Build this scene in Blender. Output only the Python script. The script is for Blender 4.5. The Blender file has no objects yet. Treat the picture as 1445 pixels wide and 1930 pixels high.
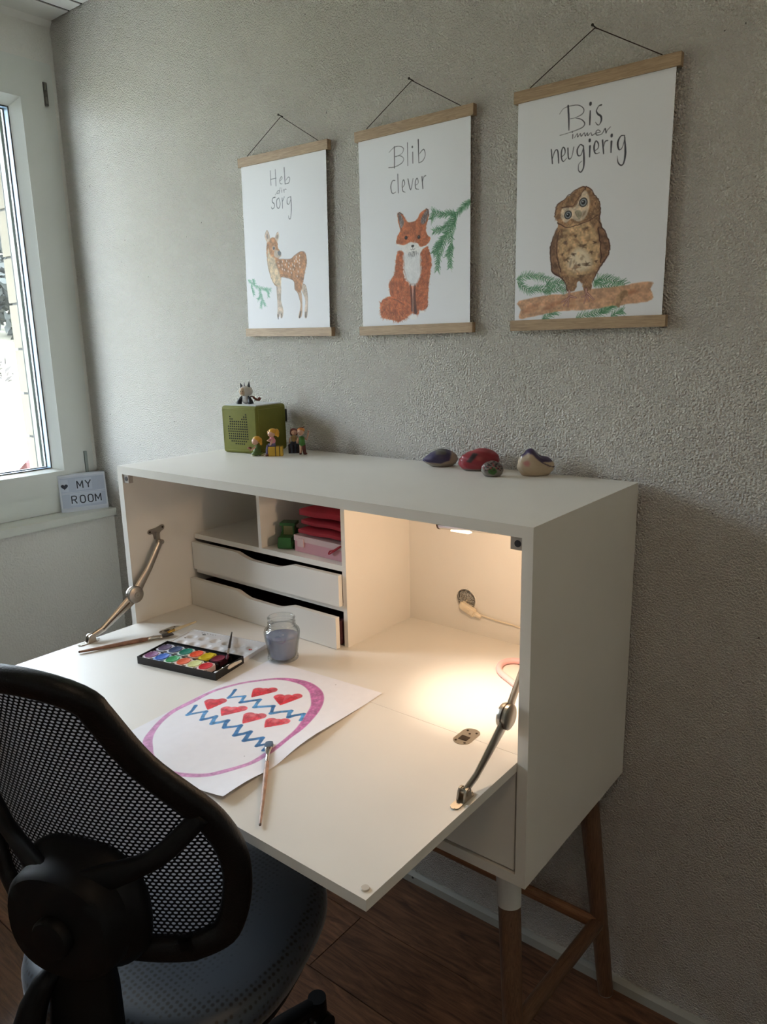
import bpy, bmesh, math, random
import numpy as np
from mathutils import Vector, Matrix
R = random.Random(7)
PI = math.pi
S = bpy.context.scene
COL = S.collection

# ------------------------------------------------------------------ camera, sky, lights, exposure
CAM_POS = (1.5962, -1.4184, 1.4420)
CAM_ROT = (1.347338, 0.020944, 0.671311)
cd = bpy.data.cameras.new('camera'); cam = bpy.data.objects.new('camera', cd); COL.objects.link(cam)
cam.location = CAM_POS; cam.rotation_euler = CAM_ROT
cd.sensor_fit = 'VERTICAL'; cd.sensor_height = 36.0; cd.sensor_width = 36.0*1445/1930
cd.lens = 1399.6/1930*36.0; cd.clip_start = .02; cd.clip_end = 300
S.camera = cam
S.view_settings.view_transform = 'Standard'; S.view_settings.look = 'None'
S.view_settings.exposure = 0.0; S.view_settings.gamma = 1.0; S.view_settings.use_curve_mapping = False
try:
    S.cycles.max_bounces = 10; S.cycles.diffuse_bounces = 6; S.cycles.transparent_max_bounces = 24
    S.cycles.sample_clamp_indirect = 20.0; S.cycles.use_denoising = True; S.cycles.caustics_reflective = False; S.cycles.caustics_refractive = False
except Exception: pass

SKY_STRENGTH = 29.0
w = bpy.data.worlds.new('overcast_sky'); S.world = w; w.use_nodes = True
nt = w.node_tree; nt.nodes.clear()
wo = nt.nodes.new('ShaderNodeOutputWorld'); bg = nt.nodes.new('ShaderNodeBackground')
bg.inputs['Color'].default_value = (.88, .965, 1.13, 1); bg.inputs['Strength'].default_value = SKY_STRENGTH
nt.links.new(bg.outputs[0], wo.inputs[0])

def add_light(name, kind, loc, rot=(0, 0, 0), energy=10, color=(1, 1, 1), **kw):
    l = bpy.data.lights.new(name, kind); l.energy = energy; l.color = color
    for k, v in kw.items(): setattr(l, k, v)
    o = bpy.data.objects.new(name, l); COL.objects.link(o); o.location = loc; o.rotation_euler = rot
    return o
# sampling portal in the window opening (adds no light of its own)
p_ = add_light('window_portal', 'AREA', (-.90, -.70, 1.62), (0, PI/2, 0) , shape='RECTANGLE', size=1.40, size_y=1.30)
p_.rotation_euler = (0, -PI/2, 0)
p_.data.cycles.is_portal = True
LAMP_E = 3.2
lamp_light = add_light('shelf_lamp_light', 'SPOT', (.925, -.335, 1.118), (0, 0, 0), energy=LAMP_E, color=(1.0, .70, .45), spot_size=math.radians(178), spot_blend=.05, shadow_soft_size=.012)
beam = add_light('shelf_lamp_beam', 'SPOT', (.925, -.335, 1.117), (math.radians(9), 0, 0), energy=6.5, color=(1.0, .84, .68), spot_size=math.radians(62), spot_blend=1.0, shadow_soft_size=.012)
add_light('warm_fill_light', 'AREA', (1.75, -1.25, 2.40), (0, 0, 0), energy=3.2, color=(1.0, .72, .48), shape='DISK', size=.35)  # added warm fill from an unseen source, lifts the right-hand wall
lamp_light.rotation_euler = (math.radians(4), math.radians(-2), 0)

# ------------------------------------------------------------------ materials
def lin(c):
    def f(x):
        x = x/255.0
        return x/12.92 if x <= .04045 else ((x+.055)/1.055)**2.4
    return (f(c[0]), f(c[1]), f(c[2]), 1.0)
MATS = {}
def mat(name, col, rough=.5, metal=0.0, bump=None, vary=0.0, vscale=30, **kw):
    """principled material; col in 0-255 sRGB; bump=(scale, distance, detail)"""
    if name in MATS: return MATS[name]
    m = bpy.data.materials.new(name); m.use_nodes = True; n = m.node_tree; b = n.nodes['Principled BSDF']
    b.inputs['Base Color'].default_value = lin(col); b.inputs['Roughness'].default_value = rough; b.inputs['Metallic'].default_value = metal
    for k, v in kw.items(): b.inputs[k.replace('_', ' ')].default_value = v
    tc = n.nodes.new('ShaderNodeTexCoord')
    if vary:
        no = n.nodes.new('ShaderNodeTexNoise'); no.inputs['Scale'].default_value = vscale; no.inputs['Detail'].default_value = 4
        n.links.new(tc.outputs['Object'], no.inputs['Vector'])
        r = n.nodes.new('ShaderNodeValToRGB'); c = lin(col)
        r.color_ramp.elements[0].position = .3; r.color_ramp.elements[1].position = .7
        r.color_ramp.elements[0].color = tuple(x*(1-vary) for x in c[:3])+(1,); r.color_ramp.elements[1].color = tuple(min(1, x*(1+vary)) for x in c[:3])+(1,)
        n.links.new(no.outputs['Fac'], r.inputs[0]); n.links.new(r.outputs[0], b.inputs['Base Color'])
    if bump:
        no = n.nodes.new('ShaderNodeTexNoise'); no.inputs['Scale'].default_value = bump[0]; no.inputs['Detail'].default_value = bump[2]
        n.links.new(tc.outputs['Object'], no.inputs['Vector'])
        bp = n.nodes.new('ShaderNodeBump'); bp.inputs['Distance'].default_value = bump[1]; bp.inputs['Strength'].default_value = 1.0
        n.links.new(no.outputs['Fac'], bp.inputs['Height']); n.links.new(bp.outputs[0], b.inputs['Normal'])
    MATS[name] = m
    return m

def plaster(name, col, scale, dist, sharp, specks=True):
    m = bpy.data.materials.new(name); m.use_nodes = True; n = m.node_tree; b = n.nodes['Principled BSDF']
    b.inputs['Roughness'].default_value = .9
    tc = n.nodes.new('ShaderNodeTexCoord')
    n1 = n.nodes.new('ShaderNodeTexNoise'); n1.inputs['Scale'].default_value = scale; n1.inputs['Detail'].default_value = 2.0; n1.inputs['Roughness'].default_value = .45; n1.inputs['Distortion'].default_value = .25
    n.links.new(tc.outputs['Object'], n1.inputs['Vector'])
    mr = n.nodes.new('ShaderNodeMapRange'); mr.inputs['From Min'].default_value = .5-sharp; mr.inputs['From Max'].default_value = .5+sharp; mr.interpolation_type = 'SMOOTHSTEP'
    n.links.new(n1.outputs['Fac'], mr.inputs['Value'])
    bp = n.nodes.new('ShaderNodeBump'); bp.inputs['Distance'].default_value = dist; bp.inputs['Strength'].default_value = 1.0
    n.links.new(mr.outputs[0], bp.inputs['Height']); n.links.new(bp.outputs[0], b.inputs['Normal'])
    # sparse dark pits and faint stains
    n2 = n.nodes.new('ShaderNodeTexNoise'); n2.inputs['Scale'].default_value = 95; n2.inputs['Detail'].default_value = 1
    n.links.new(tc.outputs['Object'], n2.inputs['Vector'])
    r = n.nodes.new('ShaderNodeValToRGB'); c = lin(col)
    r.color_ramp.elements[0].position = .765; r.color_ramp.elements[0].color = c
    r.color_ramp.elements[1].position = .80; r.color_ramp.elements[1].color = (c[0]*.3, c[1]*.28, c[2]*.27, 1) if specks else c
    n.links.new(n2.outputs['Fac'], r.inputs[0])
    n3 = n.nodes.new('ShaderNodeTexNoise'); n3.inputs['Scale'].default_value = 2.2; n3.inputs['Detail'].default_value = 2
    n.links.new(tc.outputs['Object'], n3.inputs['Vector'])
    r3 = n.nodes.new('ShaderNodeValToRGB'); r3.color_ramp.elements[0].position = .35; r3.color_ramp.elements[0].color = (.94, .935, .92, 1); r3.color_ramp.elements[1].position = .65; r3.color_ramp.elements[1].color = (1, 1, 1, 1)
    n.links.new(n3.outputs['Fac'], r3.inputs[0])
    mx = n.nodes.new('ShaderNodeMix'); mx.data_type = 'RGBA'; mx.blend_type = 'MULTIPLY'; mx.inputs['Factor'].default_value = 1
    n.links.new(r.outputs[0], mx.inputs['A']); n.links.new(r3.outputs[0], mx.inputs['B']); n.links.new(mx.outputs['Result'], b.inputs['Base Color'])
    MATS[name] = m
    return m

def wood(name, dark, light, axis, stretch=14, scale=9, rough=.45, ring=2.5, bump=.0002, board_vary=0.0):
    """straight-grained wood along axis 0/1/2"""
    m = bpy.data.materials.new(name); m.use_nodes = True; n = m.node_tree; b = n.nodes['Principled BSDF']
    b.inputs['Roughness'].default_value = rough
    tc = n.nodes.new('ShaderNodeTexCoord'); mp = n.nodes.new('ShaderNodeMapping')
    sc = [stretch]*3; sc[axis] = 1.0; mp.inputs['Scale'].default_value = sc
    oi = n.nodes.new('ShaderNodeObjectInfo'); ad = n.nodes.new('ShaderNodeVectorMath'); ad.operation = 'ADD'
    ml = n.nodes.new('ShaderNodeVectorMath'); ml.operation = 'SCALE'; ml.inputs[0].default_value = (31, 17, 23)
    n.links.new(oi.outputs['Random'], ml.inputs['Scale'])
    n.links.new(tc.outputs['Object'], ad.inputs[0]); n.links.new(ml.outputs[0], ad.inputs[1]); n.links.new(ad.outputs[0], mp.inputs['Vector'])
    n1 = n.nodes.new('ShaderNodeTexNoise'); n1.inputs['Scale'].default_value = scale; n1.inputs['Detail'].default_value = 6; n1.inputs['Roughness'].default_value = .65; n1.inputs['Distortion'].default_value = ring
    n.links.new(mp.outputs[0], n1.inputs['Vector'])
    r = n.nodes.new('ShaderNodeValToRGB'); r.color_ramp.elements[0].position = .32; r.color_ramp.elements[1].position = .68
    r.color_ramp.elements[0].color = lin(dark); r.color_ramp.elements[1].color = lin(light)
    n.links.new(n1.outputs['Fac'], r.inputs[0])
    if board_vary:
        mr = n.nodes.new('ShaderNodeMapRange'); mr.inputs['To Min'].default_value = 1-board_vary; mr.inputs['To Max'].default_value = 1+board_vary
        n.links.new(oi.outputs['Random'], mr.inputs['Value'])
        mx = n.nodes.new('ShaderNodeVectorMath'); mx.operation = 'SCALE'; n.links.new(r.outputs[0], mx.inputs[0]); n.links.new(mr.outputs[0], mx.inputs['Scale']); n.links.new(mx.outputs[0], b.inputs['Base Color'])
    else: n.links.new(r.outputs[0], b.inputs['Base Color'])
    bp = n.nodes.new('ShaderNodeBump'); bp.inputs['Distance'].default_value = bump
    n.links.new(n1.outputs['Fac'], bp.inputs['Height']); n.links.new(bp.outputs[0], b.inputs['Normal'])
    MATS[name] = m
    return m

def attr_mat(name, rough=.6, bump=0):
    m = bpy.data.materials.new(name); m.use_nodes = True; n = m.node_tree; b = n.nodes['Principled BSDF']
    b.inputs['Roughness'].default_value = rough
    a = n.nodes.new('ShaderNodeAttribute'); a.attribute_name = 'paint'
    n.links.new(a.outputs['Color'], b.inputs['Base Color'])
    tc = n.nodes.new('ShaderNodeTexCoord'); no = n.nodes.new('ShaderNodeTexNoise'); no.inputs['Scale'].default_value = 400
    bp = n.nodes.new('ShaderNodeBump'); bp.inputs['Distance'].default_value = .00008+bump
    n.links.new(tc.outputs['Object'], no.inputs['Vector']); n.links.new(no.outputs['Fac'], bp.inputs['Height']); n.links.new(bp.outputs[0], b.inputs['Normal'])
    MATS[name] = m
    return m

def glass_mat(name, tint=(.97, .985, .98), ior=1.45, maxr=1.0):
    """clear glass: transparent with fresnel reflection"""
    m = bpy.data.materials.new(name); m.use_nodes = True; n = m.node_tree; n.nodes.clear()
    o = n.nodes.new('ShaderNodeOutputMaterial'); t = n.nodes.new('ShaderNodeBsdfTransparent'); t.inputs[0].default_value = tint+(1,)
    g = n.nodes.new('ShaderNodeBsdfGlossy'); g.inputs['Roughness'].default_value = .02
    lw = n.nodes.new('ShaderNodeLayerWeight'); lw.inputs['Blend'].default_value = .5
    pw = n.nodes.new('ShaderNodeMath'); pw.operation = 'POWER'; pw.inputs[1].default_value = 5.0; n.links.new(lw.outputs['Facing'], pw.inputs[0])
    ma = n.nodes.new('ShaderNodeMath'); ma.operation = 'MULTIPLY_ADD'; ma.inputs[1].default_value = maxr*.85; ma.inputs[2].default_value = .045; n.links.new(pw.outputs[0], ma.inputs[0])
    mx = n.nodes.new('ShaderNodeMixShader'); n.links.new(ma.outputs[0], mx.inputs[0]); n.links.new(t.outputs[0], mx.inputs[1]); n.links.new(g.outputs[0], mx.inputs[2]); n.links.new(mx.outputs[0], o.inputs[0])
    MATS[name] = m
    return m

WALL = plaster('rough_plaster', (226, 222, 214), 250, .0075, .28)
WALL2 = plaster('smooth_plaster', (226, 225, 219), 150, .0012, .3, specks=False)
WHITE = mat('white_laminate', (226, 222, 214), .38, vary=.02, vscale=6)
LAQ = mat('white_lacquer', (222, 223, 218), .35)
OAK = wood('pale_oak', (144, 118, 90), (188, 162, 130), 0, 22, 12, .55)
OAKZ = wood('oak_leg', (80, 57, 42), (122, 90, 65), 2, 22, 9, .45)
OAKY = wood('oak_rail', (80, 57, 42), (122, 90, 65), 1, 22, 9, .45)
FLOORM = wood('walnut_floor', (66, 44, 33), (126, 88, 63), 0, 9, 4, .36, ring=3.0, board_vary=.18)
STEEL = mat('brushed_nickel', (178, 172, 162), .30, 1.0)
CHROME = mat('chrome', (215, 212, 208), .12, 1.0)
BLACKP = mat('black_plastic', (4, 4, 4.5), .5, Specular_IOR_Level=.25, bump=(900, .0001, 2))
BLACKL = mat('black_leatherette', (7, 5.5, 5.5), .42, Specular_IOR_Level=.3, bump=(260, .0006, 3))
MESHM = mat('black_mesh_fabric', (9, 9, 15), .8, Specular_IOR_Level=.2)
PAPERM = attr_mat('painted_paper', .75)
PRINTM = attr_mat('printed_sheet', .62)
STONEM = attr_mat('painted_stone', .35, .0001)
GLASS = glass_mat('clear_glass')

# ------------------------------------------------------------------ object helpers
ROOTM = {}
def root_of(o):
    while o.parent: o = o.parent
    return o
def tag(o, label=None, cat=None, group=None, kind=None):
    if label: o['label'] = label
    if cat: o['category'] = cat
    if group: o['group'] = group
    if kind: o['kind'] = kind
    return o
def thing(name, label, cat, loc=(0, 0, 0), rotz=0, group=None):
    o = bpy.data.objects.new(name, None); COL.objects.link(o); o.empty_display_size = .05
    o.location = loc; o.rotation_euler = (0, 0, rotz)
    ROOTM[o.name] = Matrix.Translation(Vector(loc)) @ Matrix.Rotation(rotz, 4, 'Z')
    return tag(o, label, cat, group)
def part(name, bm, m, parent=None, world=True, smooth=False, bevel=0, seg=2, label=None, kind=None, recalc=True):
    if bevel:
        es = [e for e in bm.edges if len(e.link_faces) == 2 and e.calc_face_angle(0) > .5]
        bmesh.ops.bevel(bm, geom=es, offset=bevel, segments=seg, affect='EDGES', profile=.5)
    if recalc: bmesh.ops.recalc_face_normals(bm, faces=bm.faces)
    if parent is not None and world:
        r = root_of(parent)
        bm.transform(ROOTM[r.name].inverted())
    me = bpy.data.meshes.new(name); bm.to_mesh(me); bm.free()
    if smooth:
        for p in me.polygons: p.use_smooth = True
        if smooth != 'all':
            try: me.set_sharp_from_angle(angle=math.radians(40))
            except Exception: pass
    ms = m if isinstance(m, (list, tuple)) else [m]
    for q in ms: me.materials.append(q)
    o = bpy.data.objects.new(name, me); COL.objects.link(o)
    if parent is not None: o.parent = parent
    if label: o['label'] = label
    if kind: o['kind'] = kind
    return o
def mobj(name, bm, m, label, cat, org, group=None, **kw):
    """top-level single-mesh thing; geometry in world space is moved to a local origin"""
    bm.transform(Matrix.Translation(-Vector(org)))
    o = part(name, bm, m, None, **kw); o.location = org; ROOTM[o.name] = Matrix.Translation(Vector(org))
    return tag(o, label, cat, group)
def struct(name, bm, m, **kw):
    o = part(name, bm, m, None, **kw); o['kind'] = 'structure'; ROOTM[o.name] = Matrix.Identity(4)
    return o
def B(*boxes):
    bm = bmesh.new()
    for b in boxes: box(bm, *b)
    return bm
def box(bm, x0, x1, y0, y1, z0, z1):
    v = [bm.verts.new((x, y, z)) for x in (x0, x1) for y in (y0, y1) for z in (z0, z1)]
    for f in ((0, 1, 3, 2), (4, 6, 7, 5), (0, 4, 5, 1), (2, 3, 7, 6), (0, 2, 6, 4), (1, 5, 7, 3)): bm.faces.new([v[i] for i in f])
    return v
def frame_axes(d):
    d = Vector(d).normalized(); a = Vector((0, 0, 1)) if abs(d.z) < .95 else Vector((1, 0, 0))
    u = d.cross(a).normalized(); return u, d.cross(u).normalized()
def ring(bm, c, u, v, ru, rv, seg, e=1.0):
    r = []
    for i in range(seg):
        a = 2*PI*i/seg; cs, sn = math.cos(a), math.sin(a)
        if e != 1.0: cs = abs(cs)**e*(1 if cs >= 0 else -1); sn = abs(sn)**e*(1 if sn >= 0 else -1)
        r.append(bm.verts.new(Vector(c)+u*ru*cs+v*rv*sn))
    return r
def bridge(bm, a, b):
    n = len(a)
    for i in range(n): bm.faces.new((a[i], a[(i+1) % n], b[(i+1) % n], b[i]))
def cyl(bm, p0, p1, r0, r1=None, seg=16, cap=True):
    r1 = r0 if r1 is None else r1; d = Vector(p1)-Vector(p0); u, v = frame_axes(d)
    a = ring(bm, p0, u, v, r0, r0, seg); b = ring(bm, p1, u, v, r1, r1, seg); bridge(bm, a, b)
    if cap: bm.faces.new(a[::-1]); bm.faces.new(b)
    return bm
def tube(bm, pts, r, seg=10, flat=None, up=None, cap=True, closed=False):
    """sweep an ellipse along pts; r number or list; flat = second radius (list or number) across 'up'"""
    P = [Vector(p) for p in pts]; n = len(P); rings = []; pu = None
    for i in range(n):
        if closed: t = P[(i+1) % n]-P[i-1]
        else: t = P[min(i+1, n-1)]-P[max(i-1, 0)]
        t.normalize()
        if up is not None:
            uu = up[i] if isinstance(up, list) else up; uu = Vector(uu); v = (uu-t*uu.dot(t)).normalized(); u = t.cross(v).normalized()
        else:
            if pu is None: u, v = frame_axes(t)
            else: u = (pu-t*pu.dot(t)).normalized(); v = t.cross(u).normalized()
            pu = u
        ri = r[i] if isinstance(r, (list, tuple)) else r; fi = ri if flat is None else (flat[i] if isinstance(flat, (list, tuple)) else flat)
        rings.append(ring(bm, P[i], u, v, ri, fi, seg))
    for i in range(n-1): bridge(bm, rings[i], rings[i+1])
    if closed: bridge(bm, rings[-1], rings[0])
    elif cap: bm.faces.new(rings[0][::-1]); bm.faces.new(rings[-1])
    return bm
def lathe(bm, prof, c=(0, 0, 0), seg=32, axis=None):
    """profile (r, z) revolved about z through c"""
    c = Vector(c); rows = []
    for r, z in prof:
        if r < 1e-6: rows.append([bm.verts.new(c+Vector((0, 0, z)))])
        else: rows.append([bm.verts.new(c+Vector((r*math.cos(2*PI*i/seg), r*math.sin(2*PI*i/seg), z))) for i in range(seg)])
    for a, b in zip(rows, rows[1:]):
        if len(a) == 1 and len(b) == 1: continue
        for i in range(seg):
            j = (i+1) % seg
            if len(a) == 1: bm.faces.new((a[0], b[j], b[i]))
            elif len(b) == 1: bm.faces.new((a[i], a[j], b[0]))
            else: bm.faces.new((a[i], a[j], b[j], b[i]))
    return bm
def prism(bm, pts, f, d0, d1):
    """extrude 2-D polygon; f(a, b, d) -> xyz"""
    a = [bm.verts.new(f(x, y, d0)) for x, y in pts]; b = [bm.verts.new(f(x, y, d1)) for x, y in pts]
    bm.faces.new(a[::-1]); bm.faces.new(b); bridge(bm, a, b)
    return bm
def ball(bm, c, r, sc=(1, 1, 1), sub=2, rot=None):
    M = Matrix.Translation(Vector(c)) @ (rot.to_4x4() if rot is not None else Matrix.Identity(4)) @ Matrix.Diagonal((sc[0]*r, sc[1]*r, sc[2]*r, 1))
    bmesh.ops.create_icosphere(bm, subdivisions=sub, radius=1, matrix=M)
    return bm
def crom(pts, k=6, closed=False):
    """Catmull-Rom resample; tuples of any width"""
    n = len(pts); out = []
    rng = range(n if closed else n-1)
    for i in rng:
        p = [pts[(i+j) % n] if closed else pts[min(max(i+j, 0), n-1)] for j in (-1, 0, 1, 2)]
        for s in range(k):
            t = s/k
            out.append(tuple(.5*((2*b)+(-a+c)*t+(2*a-5*b+4*c-d)*t*t+(-a+3*b-3*c+d)*t**3) for a, b, c, d in zip(*p)))
    if not closed: out.append(tuple(pts[-1]))
    return out
def ribbons(bm, strokes, f, wd, d0, d1):
    """flat lettering strokes: list of polylines in 2-D, width wd, thickness d0..d1 with f(a,b,d)"""
    for s in strokes:
        n = len(s); L = []; Rr = []
        for i in range(n):
            a = s[max(i-1, 0)]; b = s[min(i+1, n-1)]; dx, dy = b[0]-a[0], b[1]-a[1]; l = math.hypot(dx, dy) or 1
            nx, ny = -dy/l*wd/2, dx/l*wd/2
            if 0 < i < n-1:
                ux, uy = s[i][0]-s[i-1][0], s[i][1]-s[i-1][1]; q = math.hypot(ux, uy) or 1
                cs = max(.5, (ux*dx+uy*dy)/(q*l)); nx /= cs; ny /= cs
            L.append((s[i][0]+nx, s[i][1]+ny)); Rr.append((s[i][0]-nx, s[i][1]-ny))
        for i in range(n-1): prism(bm, [L[i], L[i+1], Rr[i+1], Rr[i]], f, d0, d1)
    return bm

# ------------------------------------------------------------------ painting onto sheets (colours per vertex, in mm)
def vnoise(h, w_, cell, seed):
    rg = np.random.RandomState(seed); gh, gw = int(h/cell)+3, int(w_/cell)+3; g = rg.rand(gh, gw)
    y = np.arange(h)/cell; x = np.arange(w_)/cell; yi = y.astype(int); xi = x.astype(int); fy = (y-yi)[:, None]; fx = (x-xi)[None]
    fy = fy*fy*(3-2*fy); fx = fx*fx*(3-2*fx)
    a = g[yi][:, xi]; b = g[yi][:, xi+1]; c = g[yi+1][:, xi]; d = g[yi+1][:, xi+1]
    return (a*(1-fx)+b*fx)*(1-fy)+(c*(1-fx)+d*fx)*fy
class Canvas:
    def __init__(s, W, H, px, base=(236, 235, 233), seed=1):
        s.px = px; s.w = int(W/px)+1; s.h = int(H/px)+1; s.W = W; s.H = H
        s.c = np.empty((s.h, s.w, 3)); s.c[:] = base; s.rg = np.random.RandomState(seed)
        s.n1 = vnoise(s.h, s.w, 9/px, seed+1); s.n2 = vnoise(s.h, s.w, 3/px, seed+2); s.n3 = vnoise(s.h, s.w, 1.6/px, seed+3)
    def win(s, x0, x1, y0, y1):
        i0 = max(0, int(y0/s.px)); i1 = min(s.h, int(y1/s.px)+2); j0 = max(0, int(x0/s.px)); j1 = min(s.w, int(x1/s.px)+2)
        if i0 >= i1 or j0 >= j1: return None
        Y, X = np.mgrid[i0:i1, j0:j1]*s.px
        return slice(i0, i1), slice(j0, j1), X, Y
    def blend(s, I, J, a, col, vary=0):
        c = np.array(col, float)[None, None]
        if vary: c = c*(1+vary*((s.n1[I, J]-.5)*1.2+(s.n2[I, J]-.5))[..., None])
        s.c[I, J] = s.c[I, J]*(1-a[..., None])+np.clip(c, 0, 255)*a[..., None]
    def stroke(s, pts, w_, col, alpha=1, soft=None, vary=0):
        soft = soft or s.px
        if len(pts) == 1: pts = [pts[0], pts[0]]
        ws = [p[2] if len(p) > 2 else w_ for p in pts]; m = max(ws)/2+soft
        r = s.win(min(p[0] for p in pts)-m, max(p[0] for p in pts)+m, min(p[1] for p in pts)-m, max(p[1] for p in pts)+m)
        if r is None: return
        I, J, X, Y = r; best = np.full(X.shape, -9.)
        for a, b, wa, wb in zip(pts, pts[1:], ws, ws[1:]):
            dx, dy = b[0]-a[0], b[1]-a[1]; l2 = dx*dx+dy*dy+1e-9
            t = np.clip(((X-a[0])*dx+(Y-a[1])*dy)/l2, 0, 1); d = np.hypot(X-a[0]-t*dx, Y-a[1]-t*dy)
            best = np.maximum(best, (wa+(wb-wa)*t)/2-d)
        s.blend(I, J, np.clip(best/soft+.5, 0, 1)*alpha, col, vary)
    def inside(s, P, X, Y):
        ins = np.zeros(X.shape, bool); n = len(P)
        for i in range(n):
            x1, y1 = P[i][:2]; x2, y2 = P[(i+1) % n][:2]
            if y1 == y2: continue
            c = ((y1 > Y) != (y2 > Y)) & (X < (x2-x1)*(Y-y1)/(y2-y1)+x1); ins ^= c
        return ins
    def poly(s, P, col, alpha=1, soft=None, vary=0, smooth=True, wob=0):
        if smooth: P = crom([p[:2] for p in P], 4, True)
        soft = soft or s.px*1.2
        xs = [p[0] for p in P]; ys = [p[1] for p in P]; r = s.win(min(xs)-soft, max(xs)+soft, min(ys)-soft, max(ys)+soft)
        if r is None: return
        I, J, X, Y = r
        if wob: X = X+(s.n2[I, J]-.5)*wob; Y = Y+(s.n1[I, J]-.5)*wob
        ins = s.inside(P, X, Y); d = np.full(X.shape, 1e9); n = len(P)
        for i in range(n):
            a, b = P[i], P[(i+1) % n]; dx, dy = b[0]-a[0], b[1]-a[1]; l2 = dx*dx+dy*dy+1e-9
            t = np.clip(((X-a[0])*dx+(Y-a[1])*dy)/l2, 0, 1); d = np.minimum(d, np.hypot(X-a[0]-t*dx, Y-a[1]-t*dy))
        d = np.where(ins, d, -d); a = np.clip(d/soft+.5, 0, 1)*alpha
        s.blend(I, J, a, col, vary)
    def fur(s, P, cols, n, L, w_, ang, spread=.4, alpha=.7):
        """n short hairs inside polygon P, direction ang (radians or function of x,y)"""
        P = crom([p[:2] for p in P], 3, True); xs = [p[0] for p in P]; ys = [p[1] for p in P]; k = 0; tries = 0
        while k < n and tries < n*6:
            tries += 1
            x = s.rg.uniform(min(xs), max(xs)); y = s.rg.uniform(min(ys), max(ys))
            if not s.inside(P, np.array([[x]]), np.array([[y]]))[0, 0]: continue
            a = (ang(x, y) if callable(ang) else ang)+s.rg.normal()*spread; l = L*s.rg.uniform(.6, 1.3)
            c = cols[s.rg.randint(len(cols))]
            s.stroke([(x, y, w_), (x+math.cos(a)*l, y+math.sin(a)*l, w_*.3)], w_, c, alpha); k += 1
    def fir(s, line, cols, L=6, step=1.4, w_=.9):
        P = crom([p[:2] for p in line], 6)
        s.stroke(P, .7, (120, 105, 80), .5)
        acc = 0
        for a, b in zip(P, P[1:]):
            l = math.hypot(b[0]-a[0], b[1]-a[1]); acc += l
            th = math.atan2(b[1]-a[1], b[0]-a[0])
            while acc > step:
                acc -= step
                for sd in (-1, 1):
                    t = th+sd*s.rg.uniform(.45, 1.0); q = L*s.rg.uniform(.55, 1.1)
                    s.stroke([(a[0], a[1], w_), (a[0]+math.cos(t)*q, a[1]+math.sin(t)*q, w_*.4)], w_, cols[s.rg.randint(len(cols))], s.rg.uniform(.55, .95))
    def mesh(s, name, f, m, parent=None, thick=None):
        """vertex grid with the painting; f(X mm, Y mm) -> arrays x,y,z (world)"""
        Y, X = np.mgrid[0:s.h, 0:s.w]; X = X*s.W/(s.w-1); Y = Y*s.H/(s.h-1)
        x, y, z = f(X, Y); co = np.stack([x, y, z], -1).reshape(-1, 3)
        if parent is not None:
            Mi = np.array(ROOTM[root_of(parent).name].inverted()); co = co@Mi[:3, :3].T+Mi[:3, 3]
        me = bpy.data.meshes.new(name); nv = s.h*s.w; nf = (s.h-1)*(s.w-1)
        idx = np.arange(nv).reshape(s.h, s.w); q = np.stack([idx[:-1, :-1], idx[1:, :-1], idx[1:, 1:], idx[:-1, 1:]], -1).reshape(-1)
        me.vertices.add(nv); me.vertices.foreach_set('co', co.astype(np.float32).reshape(-1))
        me.loops.add(nf*4); me.loops.foreach_set('vertex_index', q.astype(np.int32))
        me.polygons.add(nf); me.polygons.foreach_set('loop_start', np.arange(0, nf*4, 4, dtype=np.int32))
        try: me.polygons.foreach_set('loop_total', np.full(nf, 4, dtype=np.int32))
        except Exception: pass
        me.polygons.foreach_set('use_smooth', np.ones(nf, dtype=bool))
        me.update(calc_edges=True)
        a = me.color_attributes.new('paint', 'FLOAT_COLOR', 'POINT')
        c = np.clip(s.c/255., 0, 1); c = np.where(c <= .04045, c/12.92, ((c+.055)/1.055)**2.4)
        a.data.foreach_set('color', np.concatenate([c, np.ones(c.shape[:2]+(1,))], -1).astype(np.float32).reshape(-1))
        me.materials.append(m); o = bpy.data.objects.new(name, me); COL.objects.link(o)
        if parent is not None: o.parent = parent
        return o

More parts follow.
